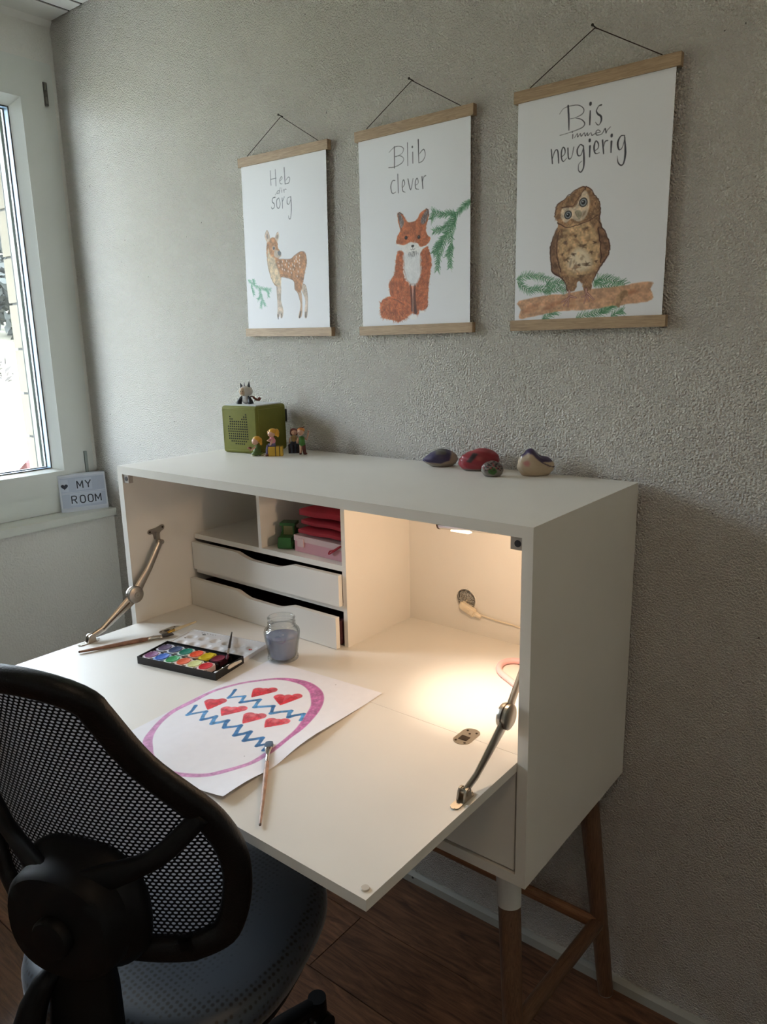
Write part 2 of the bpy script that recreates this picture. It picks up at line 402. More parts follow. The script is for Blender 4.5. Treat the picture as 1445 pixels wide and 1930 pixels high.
# baked drawing tables, in millimetres on each sheet
OWL={'text':[[(104.0,23.0,2.7),(106.0,44.0,2.7),(107.0,65.0,1.4)],[(87.0,34.0,0.6),(95.0,26.0,0.6),(109.0,24.0,0.9),(125.0,26.0,0.9),(135.0,34.0,1.2),(133.0,42.0,1.2),(119.0,46.0,0.6),(109.0,46.0,0.6)],[(120.0,47.0,0.6),(131.0,51.0,1.2),(138.0,59.0,1.5),(134.0,65.0,1.2),(120.0,68.0,0.9),(103.0,70.0,0.6),(89.0,71.0,0.6)],[(148.0,40.0,1.8),(148.0,51.0,2.4),(148.0,63.0,1.8)],[(148.0,27.0,3.9),(148.0,29.0,3.9)],[(169.0,34.0,2.1),(164.0,35.0,1.2),(160.0,42.0,1.6),(163.0,48.0,2.4),(169.0,53.0,2.7),(170.0,60.0,2.4),(167.0,66.0,1.0),(163.0,66.0,1.2),(159.0,61.0,0.6)],[(115.0,74.0,1.5),(115.0,81.0,1.2)],[(114.0,69.0,1.5),(114.0,70.0,1.5)],[(119.0,80.0,0.8),(124.0,74.0,0.9),(125.0,80.0,1.2),(130.0,75.0,0.9),(132.0,80.0,1.2),(138.0,75.0,0.9),(140.0,81.0,1.2),(144.0,76.0,0.9),(145.0,81.0,1.2),(151.0,77.0,0.6),(153.0,82.0,1.2),(160.0,80.0,0.9),(169.0,79.0,0.9),(165.0,75.0,0.9),(161.0,77.0,1.2),(162.0,83.0,1.2),(172.0,83.0,0.9),(178.0,75.0,1.5),(180.0,83.0,1.2),(182.0,79.0,0.9),(188.0,74.0,0.9)],[(72.0,93.0,1.8),(75.0,118.0,1.8)],[(75.0,109.0,0.9),(79.0,98.0,1.5),(83.0,95.0,1.5),(86.0,100.0,2.1),(88.0,119.0,1.8)],[(93.0,110.0,0.9),(100.0,105.0,1.2),(100.0,97.0,1.8),(96.0,93.0,1.5),(93.0,101.0,2.1),(94.0,113.0,1.8),(98.0,118.0,1.2),(104.0,113.0,0.6)],[(106.0,96.0,1.8),(108.0,114.0,1.8),(114.0,113.0,0.9),(118.0,96.0,1.2)],[(137.0,98.0,1.5),(131.0,94.0,1.5),(125.0,102.0,2.1),(127.0,112.0,1.8),(133.0,112.0,1.2),(137.0,101.0,1.2)],[(137.0,97.0,1.5),(139.0,117.0,2.7),(139.0,134.0,2.1),(134.0,142.0,1.8),(129.0,138.0,1.2),(129.0,128.0,0.9),(135.0,123.0,0.6)],[(150.0,100.0,3.0),(150.0,118.0,1.8)],[(149.0,89.0,3.6),(149.0,91.0,3.6)],[(158.0,110.0,0.9),(166.0,106.0,1.2),(166.0,98.0,1.8),(161.0,93.0,1.5),(158.0,103.0,2.7),(161.0,114.0,1.5),(169.0,114.0,0.6)],[(174.0,94.0,2.4),(177.0,117.0,1.8)],[(177.0,105.0,0.6),(179.0,97.0,1.5),(184.0,96.0,1.5)],[(191.0,99.0,3.0),(191.0,117.0,1.8)],[(191.0,88.0,3.6),(191.0,90.0,3.6)],[(215.0,93.0,0.8),(208.0,93.0,1.5),(203.0,103.0,2.7),(206.0,115.0,1.8),(212.0,112.0,0.9),(216.0,97.0,1.2)],[(215.0,93.0,1.2),(218.0,121.0,3.0),(216.0,138.0,2.1),(211.0,142.0,1.8),(205.0,136.0,1.5),(203.0,125.0,0.4)]],'body':[(85.0,207.0),(88.0,194.0),(101.0,187.0),(114.0,178.0),(131.0,170.0),(143.0,169.0),(155.0,175.0),(165.0,188.0),(173.0,199.0),(175.0,214.0),(175.0,229.0),(180.0,244.0),(190.0,261.0),(196.0,278.0),(194.0,294.0),(184.0,308.0),(175.0,323.0),(165.0,341.0),(163.0,355.0),(149.0,356.0),(145.0,343.0),(136.0,338.0),(130.0,355.0),(114.0,355.0),(111.0,341.0),(100.0,329.0),(82.0,318.0),(78.0,297.0),(77.0,271.0),(82.0,253.0),(90.0,238.0),(90.0,227.0),(84.0,216.0)],'belly':[(109.0,237.0),(154.0,234.0),(172.0,259.0),(178.0,293.0),(168.0,320.0),(137.0,330.0),(109.0,322.0),(96.0,298.0),(93.0,263.0)],'hi':[(115.0,294.0),(135.0,277.0),(156.0,291.0),(161.0,313.0),(137.0,320.0),(116.0,313.0)],'face':[(96.0,206.0),(105.0,200.0),(122.0,203.0),(132.0,191.0),(138.0,178.0),(147.0,178.0),(153.0,193.0),(153.0,208.0),(145.0,224.0),(133.0,229.0),(119.0,223.0),(106.0,229.0),(98.0,220.0)],'eyes':[(111.0,215.0,7.5),(141.0,196.0,8.1)],'beak':[(125.0,211.0),(133.0,209.0),(139.0,216.0),(135.0,225.0),(130.0,221.0)],'wingL':[(90.0,238.0),(80.0,256.0),(77.0,284.0),(82.0,316.0),(97.0,324.0),(90.0,292.0),(91.0,263.0)],'wingR':[(173.0,242.0),(189.0,260.0),(196.0,278.0),(193.0,294.0),(181.0,311.0),(179.0,287.0),(174.0,262.0)],'lines':[[(84.0,216.0,1.5),(85.0,207.0,2.1),(88.0,194.0,2.0),(101.0,187.0,1.5),(114.0,178.0,1.5),(131.0,170.0,1.5),(143.0,169.0,1.8),(155.0,175.0,1.5),(165.0,188.0,1.8),(173.0,199.0,1.5),(175.0,214.0,2.1),(174.0,232.0,2.1),(181.0,246.0,2.4),(190.0,261.0,1.8),(196.0,278.0,2.4),(194.0,294.0,1.8),(184.0,308.0,2.8),(175.0,323.0,1.8),(165.0,341.0,1.5)],[(90.0,227.0,2.4),(109.0,237.0,1.5),(127.0,236.0,1.5),(154.0,230.0,1.2),(170.0,222.0,1.2)],[(90.0,237.0,1.8),(82.0,253.0,1.5),(77.0,271.0,2.8),(78.0,297.0,2.1),(83.0,318.0,2.7),(100.0,329.0,2.4),(111.0,341.0,1.8),(114.0,354.0,2.4)],[(94.0,242.0,1.5),(90.0,263.0,1.8),(92.0,292.0,2.1),(100.0,318.0,2.1)],[(172.0,244.0,2.4),(175.0,262.0,2.1),(180.0,287.0,2.1),(180.0,308.0,1.8)],[(98.0,200.0,1.8),(112.0,200.0,1.5),(122.0,199.0,1.2),(132.0,185.0,1.2),(145.0,171.0,1.5)]],'spots':[(144.0,274.0,15.0),(152.0,308.0,15.0),(161.0,287.0,9.0),(149.0,243.0,12.0),(125.0,288.0,9.0),(141.0,330.0,12.0),(112.0,296.0,16.0),(166.0,270.0,7.5),(128.0,254.0,6.0),(137.0,308.0,6.0),(107.0,265.0,9.0),(101.0,286.0,7.5),(171.0,304.0,6.0),(186.0,272.0,6.0),(185.0,293.0,6.0),(83.0,285.0,6.0)],'branch':[(8.0,370.0),(67.0,361.0),(103.0,361.0),(159.0,354.0),(206.0,353.0),(239.0,350.0),(279.0,348.0),(277.0,360.0),(280.0,380.0),(240.0,385.0),(205.0,388.0),(161.0,392.0),(97.0,393.0),(49.0,399.0),(11.0,404.0),(14.0,385.0)],'knot':[(213.0,384.0),(214.0,372.0),(223.0,361.0),(233.0,361.0),(235.0,370.0),(225.0,377.0),(220.0,391.0)],'sprigs':[[(3.0,326.0),(28.0,321.0),(51.0,324.0),(79.0,334.0)],[(5.0,331.0),(29.0,349.0),(51.0,347.0),(78.0,355.0)],[(66.0,344.0),(88.0,339.0),(110.0,337.0)],[(66.0,354.0),(96.0,349.0),(112.0,354.0)],[(169.0,351.0),(179.0,336.0),(206.0,341.0),(229.0,350.0)],[(169.0,341.0),(186.0,349.0),(216.0,352.0)],[(62.0,407.0),(79.0,397.0),(95.0,393.0)],[(135.0,406.0),(161.0,401.0),(188.0,395.0),(208.0,387.0)],[(182.0,401.0),(201.0,390.0),(211.0,384.0)],[(205.0,406.0),(218.0,400.0),(228.0,397.0)]],'toes':[[(119.0,354.0,3.0),(118.0,368.0,3.2),(102.0,376.0,1.5)],[(118.0,367.0,2.4),(117.0,384.0,2.0)],[(119.0,367.0,2.4),(108.0,382.0,2.0)],[(121.0,365.0,3.2),(134.0,369.0,1.5)],[(153.0,354.0,4.0),(154.0,366.0,2.4),(144.0,368.0,1.5)],[(154.0,366.0,2.4),(150.0,380.0,1.5)],[(155.0,364.0,2.4),(160.0,377.0,1.5)],[(156.0,362.0,3.2),(170.0,374.0,1.5)]]}
FOX={'text':[[(103.0,26.0,1.8),(102.0,69.0,1.8)],[(88.0,35.0,0.6),(103.0,27.0,0.9),(119.0,28.0,0.8),(128.0,34.0,1.2),(123.0,43.0,0.6),(105.0,47.0,0.6)],[(105.0,46.0,0.6),(119.0,47.0,0.9),(128.0,54.0,0.8),(123.0,62.0,1.2),(104.0,67.0,0.9),(86.0,66.0,0.9)],[(139.0,24.0,1.2),(139.0,70.0,1.2)],[(153.0,45.0,1.4),(153.0,67.0,1.5)],[(152.0,34.0,3.0),(152.0,35.0,3.0)],[(168.0,23.0,2.4),(169.0,69.0,1.2)],[(170.0,69.0,0.9),(180.0,66.0,1.2),(186.0,56.0,1.0),(182.0,44.0,1.5),(171.0,51.0,0.9)],[(103.0,95.0,1.2),(96.0,95.0,1.2),(91.0,105.0,1.8),(93.0,118.0,1.5),(98.0,121.0,1.2),(105.0,119.0,0.6)],[(111.0,83.0,1.5),(112.0,122.0,1.5)],[(123.0,113.0,0.6),(130.0,106.0,1.2),(127.0,97.0,1.5),(123.0,104.0,1.5),(124.0,119.0,1.5),(131.0,123.0,0.6)],[(139.0,97.0,1.8),(146.0,120.0,1.5),(153.0,98.0,0.9)],[(158.0,113.0,0.6),(167.0,109.0,0.8),(164.0,99.0,1.5),(159.0,106.0,1.5),(160.0,119.0,1.5),(168.0,122.0,0.6)],[(177.0,98.0,2.1),(179.0,122.0,1.8)],[(178.0,109.0,0.9),(182.0,99.0,1.2),(187.0,97.0,1.5)]],'head':[(109.0,166.0),(114.0,163.0),(123.0,168.0),(134.0,182.0),(140.0,186.0),(161.0,184.0),(171.0,172.0),(187.0,164.0),(193.0,167.0),(194.0,180.0),(186.0,203.0),(190.0,218.0),(198.0,226.0),(188.0,238.0),(178.0,242.0),(164.0,254.0),(149.0,256.0),(133.0,250.0),(121.0,238.0),(105.0,228.0),(108.0,213.0),(116.0,201.0),(110.0,180.0)],'white':[(105.0,229.0),(125.0,234.0),(137.0,230.0),(150.0,229.0),(163.0,233.0),(172.0,242.0),(195.0,237.0),(179.0,246.0),(164.0,256.0),(148.0,258.0),(133.0,252.0),(121.0,244.0)],'earL':[(111.0,166.0),(118.0,169.0),(127.0,185.0),(118.0,197.0),(113.0,181.0)],'earR':[(189.0,167.0),(193.0,171.0),(189.0,186.0),(180.0,195.0),(172.0,189.0),(181.0,173.0)],'body':[(109.0,245.0),(125.0,250.0),(126.0,285.0),(132.0,307.0),(144.0,318.0),(159.0,318.0),(171.0,300.0),(170.0,267.0),(172.0,248.0),(182.0,242.0),(192.0,245.0),(200.0,269.0),(197.0,299.0),(192.0,320.0),(189.0,366.0),(176.0,377.0),(167.0,374.0),(162.0,386.0),(147.0,381.0),(134.0,388.0),(118.0,378.0),(90.0,345.0),(84.0,332.0),(82.0,313.0),(97.0,295.0),(101.0,274.0)],'chest':[(125.0,254.0),(148.0,259.0),(169.0,256.0),(172.0,276.0),(170.0,300.0),(159.0,318.0),(151.0,324.0),(136.0,315.0),(125.0,297.0),(124.0,269.0)],'tail':[(54.0,362.0),(59.0,350.0),(77.0,343.0),(98.0,346.0),(123.0,358.0),(135.0,376.0),(131.0,391.0),(110.0,398.0),(85.0,394.0),(58.0,387.0)],'tailline':[(90.0,347.0,1.8),(106.0,352.0,1.8),(123.0,362.0,2.0)],'legs':[[(142.0,320.0,1.8),(145.0,348.0,3.0),(146.0,376.0,2.4)],[(155.0,321.0,1.8),(153.0,348.0,4.2),(156.0,380.0,4.8)]],'gap':[(149.0,323.0,1.5),(149.0,354.0,1.5),(148.0,379.0,1.2)],'paws':[(150.0,390.0,12.8),(173.0,379.0,6.0)],'eyes':[(132.0,218.0,5.1),(167.0,220.0,5.1)],'nose':(150.0,237.0,4.5),'sprigs':[[(304.0,161.0),(291.0,167.0),(278.0,174.0),(264.0,185.0)],[(264.0,185.0),(248.0,181.0),(226.0,180.0),(202.0,172.0)],[(207.0,176.0),(205.0,181.0),(201.0,187.0)],[(264.0,187.0),(244.0,200.0),(229.0,210.0),(205.0,212.0)],[(264.0,188.0),(251.0,207.0),(233.0,225.0),(218.0,238.0),(205.0,258.0)],[(262.0,197.0),(251.0,221.0),(249.0,250.0),(240.0,267.0)],[(253.0,242.0),(249.0,268.0),(248.0,291.0)],[(244.0,218.0),(229.0,245.0),(218.0,271.0),(215.0,294.0)],[(229.0,234.0),(218.0,247.0),(214.0,262.0)]]}
DEER={'text':[[(108.4,21.7,1.2),(109.0,55.7,1.2)],[(126.4,21.4,1.2),(127.0,59.4,1.2)],[(108.7,41.7,0.9),(128.7,41.4,0.9)],[(140.9,50.2,0.4),(149.8,45.0,0.9),(147.7,40.0,0.9),(141.8,47.1,1.2),(143.0,56.1,0.9),(150.0,57.0,0.6)],[(158.4,20.9,1.5),(160.0,58.8,1.5)],[(160.0,58.8,0.9),(173.0,57.6,1.2),(176.8,47.5,1.0),(171.8,44.6,0.9),(162.9,50.8,0.6)],[(138.2,71.2,0.9),(131.3,72.3,0.9),(130.3,77.4,0.9),(135.3,77.3,0.6),(139.3,72.2,0.6)],[(142.1,65.1,0.8),(137.4,79.2,0.6)],[(129.3,75.4,0.6),(122.4,80.5,0.6)],[(147.2,71.1,1.2),(147.3,77.1,0.9)],[(147.2,67.1,1.2),(147.2,67.1,1.2)],[(154.2,70.9,1.2),(155.4,77.9,0.9)],[(155.3,73.9,0.6),(159.2,70.8,0.9),(163.3,71.8,0.9)],[(122.5,85.5,1.5),(113.5,86.7,1.2),(110.6,94.7,1.5),(117.8,100.6,1.5),(117.9,108.6,1.2),(109.9,111.7,1.2),(106.9,106.8,0.6)],[(135.5,88.3,1.2),(127.6,93.4,1.5),(127.9,109.4,1.2),(135.0,112.3,1.2),(139.8,102.2,1.2),(135.5,88.3,0.9)],[(147.6,90.1,1.5),(148.0,114.1,1.2)],[(148.7,98.0,0.9),(155.5,87.9,1.2)],[(177.6,90.5,0.8),(166.6,92.7,0.8),(164.8,103.8,1.5),(170.9,106.7,0.9),(177.7,97.5,0.9)],[(178.6,90.5,1.5),(179.1,117.5,1.8),(175.4,139.6,1.0),(169.5,140.7,1.2),(168.3,133.7,0.6)]],'body':[(83.5,199.2),(98.2,181.9),(114.2,181.7),(124.4,193.5),(126.6,208.4),(136.8,219.3),(136.0,227.3),(126.1,232.5),(137.1,235.3),(168.1,236.7),(186.0,228.4),(202.9,222.1),(217.9,222.8),(224.1,231.7),(225.4,249.7),(217.8,271.9),(209.2,298.0),(203.5,315.1),(194.6,318.3),(182.4,309.5),(180.1,293.5),(170.0,285.7),(134.9,278.3),(131.2,297.4),(116.2,299.6),(103.1,289.9),(92.7,268.0),(85.1,238.2)],'pale':[(89.6,205.1),(97.9,223.9),(113.0,231.7),(116.3,245.6),(128.7,270.4),(133.0,288.3),(129.2,300.4),(116.2,299.6),(103.1,289.9),(92.7,268.0),(85.1,238.2)],'muzz':[(113.7,212.7),(125.7,213.5),(136.8,220.3),(135.0,227.3),(125.0,231.5),(110.9,225.7)],'nose':[(123.8,216.5),(131.7,214.4),(136.8,220.3),(133.9,226.3),(126.9,224.4)],'earL':[(79.1,177.3),(80.9,169.2),(86.8,161.1),(92.9,167.0),(97.1,178.0),(95.3,189.0),(85.3,189.2)],'earR':[(116.2,183.6),(121.0,173.5),(127.9,168.4),(131.1,176.4),(129.2,184.4),(123.4,192.5)],'eye':(110.6,206.7,4.8),'legs':[[(116.2,298.6),(132.2,299.4),(129.9,336.4),(137.3,361.3),(132.6,379.4),(125.6,379.5),(125.3,363.5),(122.5,375.5),(113.6,378.7),(117.1,348.6)],[(181.4,309.5),(202.5,315.1),(206.1,351.1),(202.6,377.1),(191.6,380.3),(200.1,350.2),(191.6,320.3)],[(208.2,299.0),(220.3,303.8),(225.8,333.7),(222.6,377.8),(212.6,379.0),(216.9,338.9),(205.5,315.1)]],'hooves':[[(116.5,372.6,3.7),(116.7,382.6,3.0)],[(130.5,370.4,2.7),(129.6,379.4,2.4)],[(200.4,365.2,2.7),(195.6,380.3,4.2)],[(218.4,367.9,2.7),(217.6,379.9,3.6)]],'spots':[(124.2,241.5),(127.4,250.4),(140.2,241.2),(138.4,250.2),(155.2,240.9),(150.3,249.0),(163.3,246.8),(139.5,259.2),(161.4,254.8),(168.6,260.7),(159.6,265.9),(170.7,269.7),(176.4,250.6),(183.2,242.5),(182.4,254.5),(190.1,232.3),(193.3,244.3),(202.0,231.1),(201.2,241.1),(201.5,257.1),(194.7,268.3),(190.9,279.3),(189.1,237.4),(177.6,262.6),(146.6,262.1),(199.3,248.2)],'outline':[[(85.3,190.2,0.6),(85.1,238.2,0.9),(92.7,268.0,0.9),(104.1,290.8,1.2),(115.2,300.7,1.2),(116.6,323.6,0.6),(116.3,360.6,0.6)],[(126.1,233.5,0.6),(168.1,236.7,1.2),(186.0,228.4,1.2),(202.9,222.1,1.2),(217.9,222.8,1.2),(224.1,231.7,0.9),(225.4,249.7,0.9),(217.8,271.9,0.9),(210.2,298.0,0.9)],[(134.9,278.3,1.2),(152.9,282.0,0.9),(170.0,285.7,1.5),(180.1,293.5,1.2),(180.4,309.5,1.2),(191.6,320.3,1.2),(197.9,338.2,0.9)],[(209.2,299.0,0.9),(220.3,304.8,0.9),(225.8,333.7,1.2),(222.6,374.8,0.9)],[(79.1,177.3,0.9),(80.9,169.2,1.2),(86.8,161.1,0.8),(92.9,167.0,1.2),(97.1,179.0,0.9)],[(117.2,182.6,0.9),(123.0,171.5,0.6),(128.9,168.4,0.9)]],'sprigs':[[(6.9,279.5),(23.0,289.3),(42.2,299.9),(69.3,305.5),(94.4,309.0)],[(23.8,278.2),(28.9,283.2),(33.0,290.1)],[(18.1,292.3),(24.4,308.2),(28.6,319.2)],[(69.3,306.5),(82.5,313.2),(84.7,326.2)],[(51.3,302.8),(51.7,324.8),(41.8,331.9)],[(54.5,315.7),(60.8,334.6),(71.1,348.4)],[(55.8,333.7),(55.0,343.7),(53.1,352.7)]]}
PAPER={'egg':[(78.0,383.8,10.8),(52.2,365.0,12.0),(33.9,340.6,8.9),(16.2,306.3,7.5),(5.8,268.5,8.0),(6.7,225.5,8.8),(7.8,180.5,6.0),(17.2,146.0,5.5),(33.6,112.1,5.5),(56.7,83.6,5.8),(77.1,63.0,6.3),(105.0,50.9,9.9),(142.3,48.4,14.3),(175.5,60.8,17.8),(200.1,81.5,19.5),(222.2,111.1,16.5),(238.6,149.3,15.0),(253.5,194.5,10.9),(258.2,227.9,7.5),(261.7,264.2,7.6),(259.9,289.1,8.3),(256.8,320.0,7.0),(248.2,343.4,7.5),(236.7,364.7,8.3),(223.4,382.8,7.5),(202.3,397.4,7.6),(176.5,408.7,7.5),(150.1,412.8,9.8),(125.5,406.1,7.7),(99.1,397.3,9.7)],'zig':[[(41.4,144.7),(55.2,176.7),(76.8,154.2),(89.3,177.1),(112.3,148.6),(125.4,176.6),(153.0,154.4),(169.4,178.6),(194.3,151.3),(206.9,172.2),(222.6,148.2),(234.1,170.1)],[(25.3,232.8),(40.0,265.9),(60.0,238.2),(78.1,265.5),(90.8,242.3),(105.2,265.4),(120.9,241.4),(134.4,263.4),(154.0,241.7),(169.9,271.9),(184.6,248.8),(196.7,275.7),(217.4,252.1),(227.7,276.9),(241.9,259.8),(247.5,281.3)]],'hearts':[[(81.1,121.4),(104.2,105.9),(91.3,148.1)],[(136.3,120.2),(163.8,100.0),(160.8,142.9)],[(36.1,206.5),(53.0,193.6),(56.5,229.9)],[(85.9,211.9),(109.1,194.5),(97.5,232.8)],[(139.4,205.6),(160.1,197.0),(151.6,232.5)],[(188.9,200.0),(210.8,188.5),(195.5,221.5)]],'dots':[(197.4,20.2),(232.4,311.3)],'corners':[(295.0,-0.1),(290.8,437.6),(-2.3,356.2),(45.4,-29.4)]}

# ================================================================== ROOM
XW, XL, ZC, XR, YB = -.8547, -.7752, 2.4526, 2.35, -2.75
struct('wall_back', B((XW-.3, XR, 0, .15, -.05, ZC+.05)), WALL)
bm = B((XW-.2, XW, -.014, 0, .86, ZC), (XW-.2, XW, -1.62, -1.40, .86, ZC), (XW-.2, XW, -1.62, -.014, 2.325, ZC), (XL-.3, XL, -1.62, 0, 0, .868), (XW-.2, XW, YB, -1.62, 0, ZC))
struct('wall_left', bm, WALL2)
struct('wall_right', B((XR, XR+.1, YB, 0, 0, ZC)), WALL2)
struct('wall_front', B((XW-.2, XR+.1, YB-.1, YB, 0, ZC)), WALL2)
# floor boards
fl = struct('floor', B((XW-.3, XR+.1, YB, .1, -.06, -.012)), mat('underlay', (40, 30, 24), .9))
GAP = .0012; row = 0; y = 0.0
while y > YB:
    off = (.37, 0.0, .82, .55)[row % 4]; x = XL-off
    while x < XR:
        x0, x1 = max(x, XL), min(x+1.285, XR)
        if x1-x0 > .02:
            bm = B((x0+GAP, x1-GAP, max(y-.192, YB)+GAP, y-GAP, -.012, 0)); part('floor_board', bm, FLOORM, fl, bevel=.0008, seg=1)
        x += 1.285
    y -= .192; row += 1
ce = struct('ceiling', B((XW-.2, XR+.1, YB, .1, ZC+.003, ZC+.08)), mat('groove_shade', (28, 27, 25), .9))  # dark slab colour stands in for shade in the grooves between boards
CEILM = mat('white_ceiling_paint', (232, 231, 226), .6)
x = -.7235; part('ceiling_board', B((XW, x-.011, YB, -.004, ZC, ZC+.0034)), CEILM, ce)
while x < XR:
    part('ceiling_board', B((x, min(x+.0625, XR), YB, -.004, ZC, ZC+.0034)), CEILM, ce); x += .0725
bm = bmesh.new(); prism(bm, [(0, 0), (.016, 0), (.0, -.016)], lambda a, b, d: (XW+a, d, ZC+b), YB, 0); struct('trim_1', bm, CEILM)
bm = bmesh.new(); prism(bm, [(0, 0), (-.0125, 0), (-.0125, .022), (-.004, .030), (0, .0304)], lambda a, b, d: (d, a, b), XL, XR)
bb = struct('baseboard_back', bm, mat('grey_baseboard', (168, 168, 160), .5))
bm = bmesh.new(); cyl(bm, (.543, -.0128, .018), (.543, -.0120, .018), .0035, seg=10); part('screw_cap', bm, mat('dark_cap', (30, 28, 26), .5), bb)
bm = bmesh.new(); prism(bm, [(0, 0), (.0125, 0), (.0125, .022), (.004, .030), (0, .0304)], lambda a, b, d: (XL+a, d, b), -1.62, 0); struct('baseboard_left', bm, MATS['grey_baseboard'])

# ------------------------------------------------------------------ window
WM = mat('white_window_frame', (216, 219, 214), .35)
RUB = mat('black_rubber', (28, 32, 36), .6); ALU = mat('spacer_aluminium', (112, 134, 154), .35, .3)
wz0, wz1, wy0, wy1 = .895, 2.33, -.012, -1.405
win = struct('window_1', B((-.925, -.8535, wy0-.05, wy0, wz0, wz1), (-.925, -.8535, wy1, wy1+.05, wz0, wz1), (-.925, -.8535, wy1+.05, wy0-.05, wz0, wz0+.09), (-.925, -.8535, wy1+.05, wy0-.05, wz1-.06, wz1), (-.925, -.8535, -.735, -.675, wz0+.09, wz1-.06)), WM, bevel=.002, seg=1)
def sash(ya, yb):
    """ya nearer the back wall (larger), yb other side"""
    z0, z1 = .965, 2.283; m = .077; X0, X1, XG = -.845, -.845, -.872
    bm = bmesh.new()
    box(bm, -.915, X0, ya-m, ya, z0, z1); box(bm, -.915, X0, yb, yb+m, z0, z1); box(bm, -.915, X0, yb+m, ya-m, z0, z0+.072); box(bm, -.915, X0, yb+m, ya-m, z1-.072, z1)
    s = part('sash', bm, WM, win, bevel=.0025, seg=2)
    yi, yj, zi, zj = ya-m, yb+m, z0+.072, z1-.072; b = .028
    bm = bmesh.new()
    o = [(yi, zi), (yj, zi), (yj, zj), (yi, zj)]; i_ = [(yi-b, zi+.010), (yj+b, zi+.010), (yj+b, zj-b), (yi-b, zj-b)]
    rows = [[bm.verts.new((X, y_, z_)) for y_, z_ in L] for X, L in ((X0-.001, o), (XG, i_), (-.874, i_), (-.874, o))]
    for a, c in zip(rows, rows[1:]): bridge(bm, a, c)
    bridge(bm, rows[-1], rows[0])
    part('glazing_bead', bm, WM, s)
    def frm(xa, xb, t, name, m_, grow=0):
        a = [(yi-b+grow, zi+.010-grow), (yj+b-grow, zi+.010-grow), (yj+b-grow, zj-b+grow), (yi-b+grow, zj-b+grow)]
        c = [(yi-b-t, zi+.010+t), (yj+b+t, zi+.010+t), (yj+b+t, zj-b-t), (yi-b-t, zj-b-t)]
        bm = bmesh.new(); q = [[bm.verts.new((X, *p)) for p in L] for X, L in ((xa, a), (xa, c), (xb, c), (xb, a))]
        for u_, v_ in zip(q, q[1:]+q[:1]): bridge(bm, u_, v_)
        part(name, bm, m_, s)
    frm(-.8725, -.876, .0030, 'gasket', RUB, .004); frm(-.878, -.902, .0012, 'glass_spacer', ALU, .004); frm(-.9035, -.907, .0042, 'gasket', RUB, .004); frm(-.907, -.916, .0035, 'outer_rebate', WM, .004)
    part('glass_pane', B((-.878, -.8765, yj+b-.003, yi-b+.003, zi+.008, zj-b+.003)), GLASS, s)
    part('glass_pane', B((-.9035, -.902, yj+b-.003, yi-b+.003, zi+.008, zj-b+.003)), GLASS, s)
    # hinge barrels
    for zc in (2.236, 1.062):
        bm = bmesh.new()
        if zc > 2:
            box(bm, -.853, -.843, ya+.001, ya+.013, zc-.034, zc+.034); cyl(bm, (-.842, ya+.007, zc-.030), (-.842, ya+.007, zc-.010), .0045, seg=10); cyl(bm, (-.842, ya+.007, zc+.010), (-.842, ya+.007, zc+.030), .0045, seg=10)
            part('hinge', bm, mat('dull_hinge_metal', (120, 118, 110), .4, .8), s)
        else:
            box(bm, -.853, -.8425, ya+.002, ya+.012, zc-.045, zc+.032); part('hinge_cover', bm, mat('grey_hinge_cover', (150, 160, 155), .4), s, bevel=.002)
    return s
sash(-.051, -.695); sash(-.715, -1.364)
bm = B((-.925, -.7560, -1.61, -.001, .868, .8935)); sill = struct('window_sill_1', bm, mat('sill_paint', (210, 212, 204), .35), bevel=.0025)
sill.name = 'trim_2'
# outside: facade pier beside the window, shutter rail
PIER = mat('cream_facade_block', (106, 99, 84), .85, bump=(120, .0008, 3), vary=.07, vscale=14)
pier = struct('trim_3', B((-1.083, -.932, -.119, .10, .6, 2.5)), mat('grey_mortar', (66, 66, 64), .9))
for k in range(-2, 5):
    z0 = 1.143+.1527*k; 
    part('facade_block', B((-1.090, -.930, -.127, .06, z0+.004, z0+.1487)), PIER, pier, bevel=.002, seg=1)
for k in range(-4, -2): part('facade_block', B((-1.090, -.930, -.127, .06, 1.143+.1527*k+.004, 1.143+.1527*k+.1487)), PIER, pier, bevel=.002, seg=1)
for k in range(5, 9): part('facade_block', B((-1.090, -.930, -.127, .06, 1.143+.1527*k+.004, 1.143+.1527*k+.1487)), PIER, pier, bevel=.002, seg=1)
rail = struct('trim_4', B((-.972, -.944, -.155, -.112, .88, 2.45)), mat('shutter_rail_grey', (96, 102, 96), .4, .2), bevel=.002)
part('rail_seal', B((-.976, -.972, -.156, -.125, .88, 2.45)), RUB, rail)
struct('trim_5', B((-1.16, -.926, -1.6, -.128, .835, .868)), mat('stone_ledge', (120, 116, 108), .8))
struct('trim_6', B((-2.05, -.93, -3.4, .9, 2.44, 2.56)), mat('sky_cut_overhang', (120, 96, 74), .7, vary=.1))  # unseen overhang added to cut the high sky light at the window

# ------------------------------------------------------------------ garden outside
def terr(x, y):
    d = max(0, -x-4); return -3.2+.16*d+.004*d*d*(1 if d < 40 else 40/d)+.35*math.sin(x*.6+y*.3)+.25*math.sin(y*.9-x*.2)
bm = bmesh.new(); N = 60; grid = [[bm.verts.new((-1.8-i*i*.02, -25+j*1.1, terr(-1.8-i*i*.02, -25+j*1.1))) for j in range(N)] for i in range(N)]
for i in range(N-1):
    for j in range(N-1): bm.faces.new((grid[i][j], grid[i+1][j], grid[i+1][j+1], grid[i][j+1]))
GR = mat('spring_meadow', (146, 141, 122), .95, vary=.5, vscale=1.3, bump=(3, .1, 4))
struct('ground', bm, GR, smooth=True)
struct('trim_7', B((-7.5, -1.0, -16, 9, -3.4, -2.95)), mat('yard_bounce_slab', (205, 203, 196), .85, vary=.05))  # pale slab added to bounce daylight up onto the ceiling
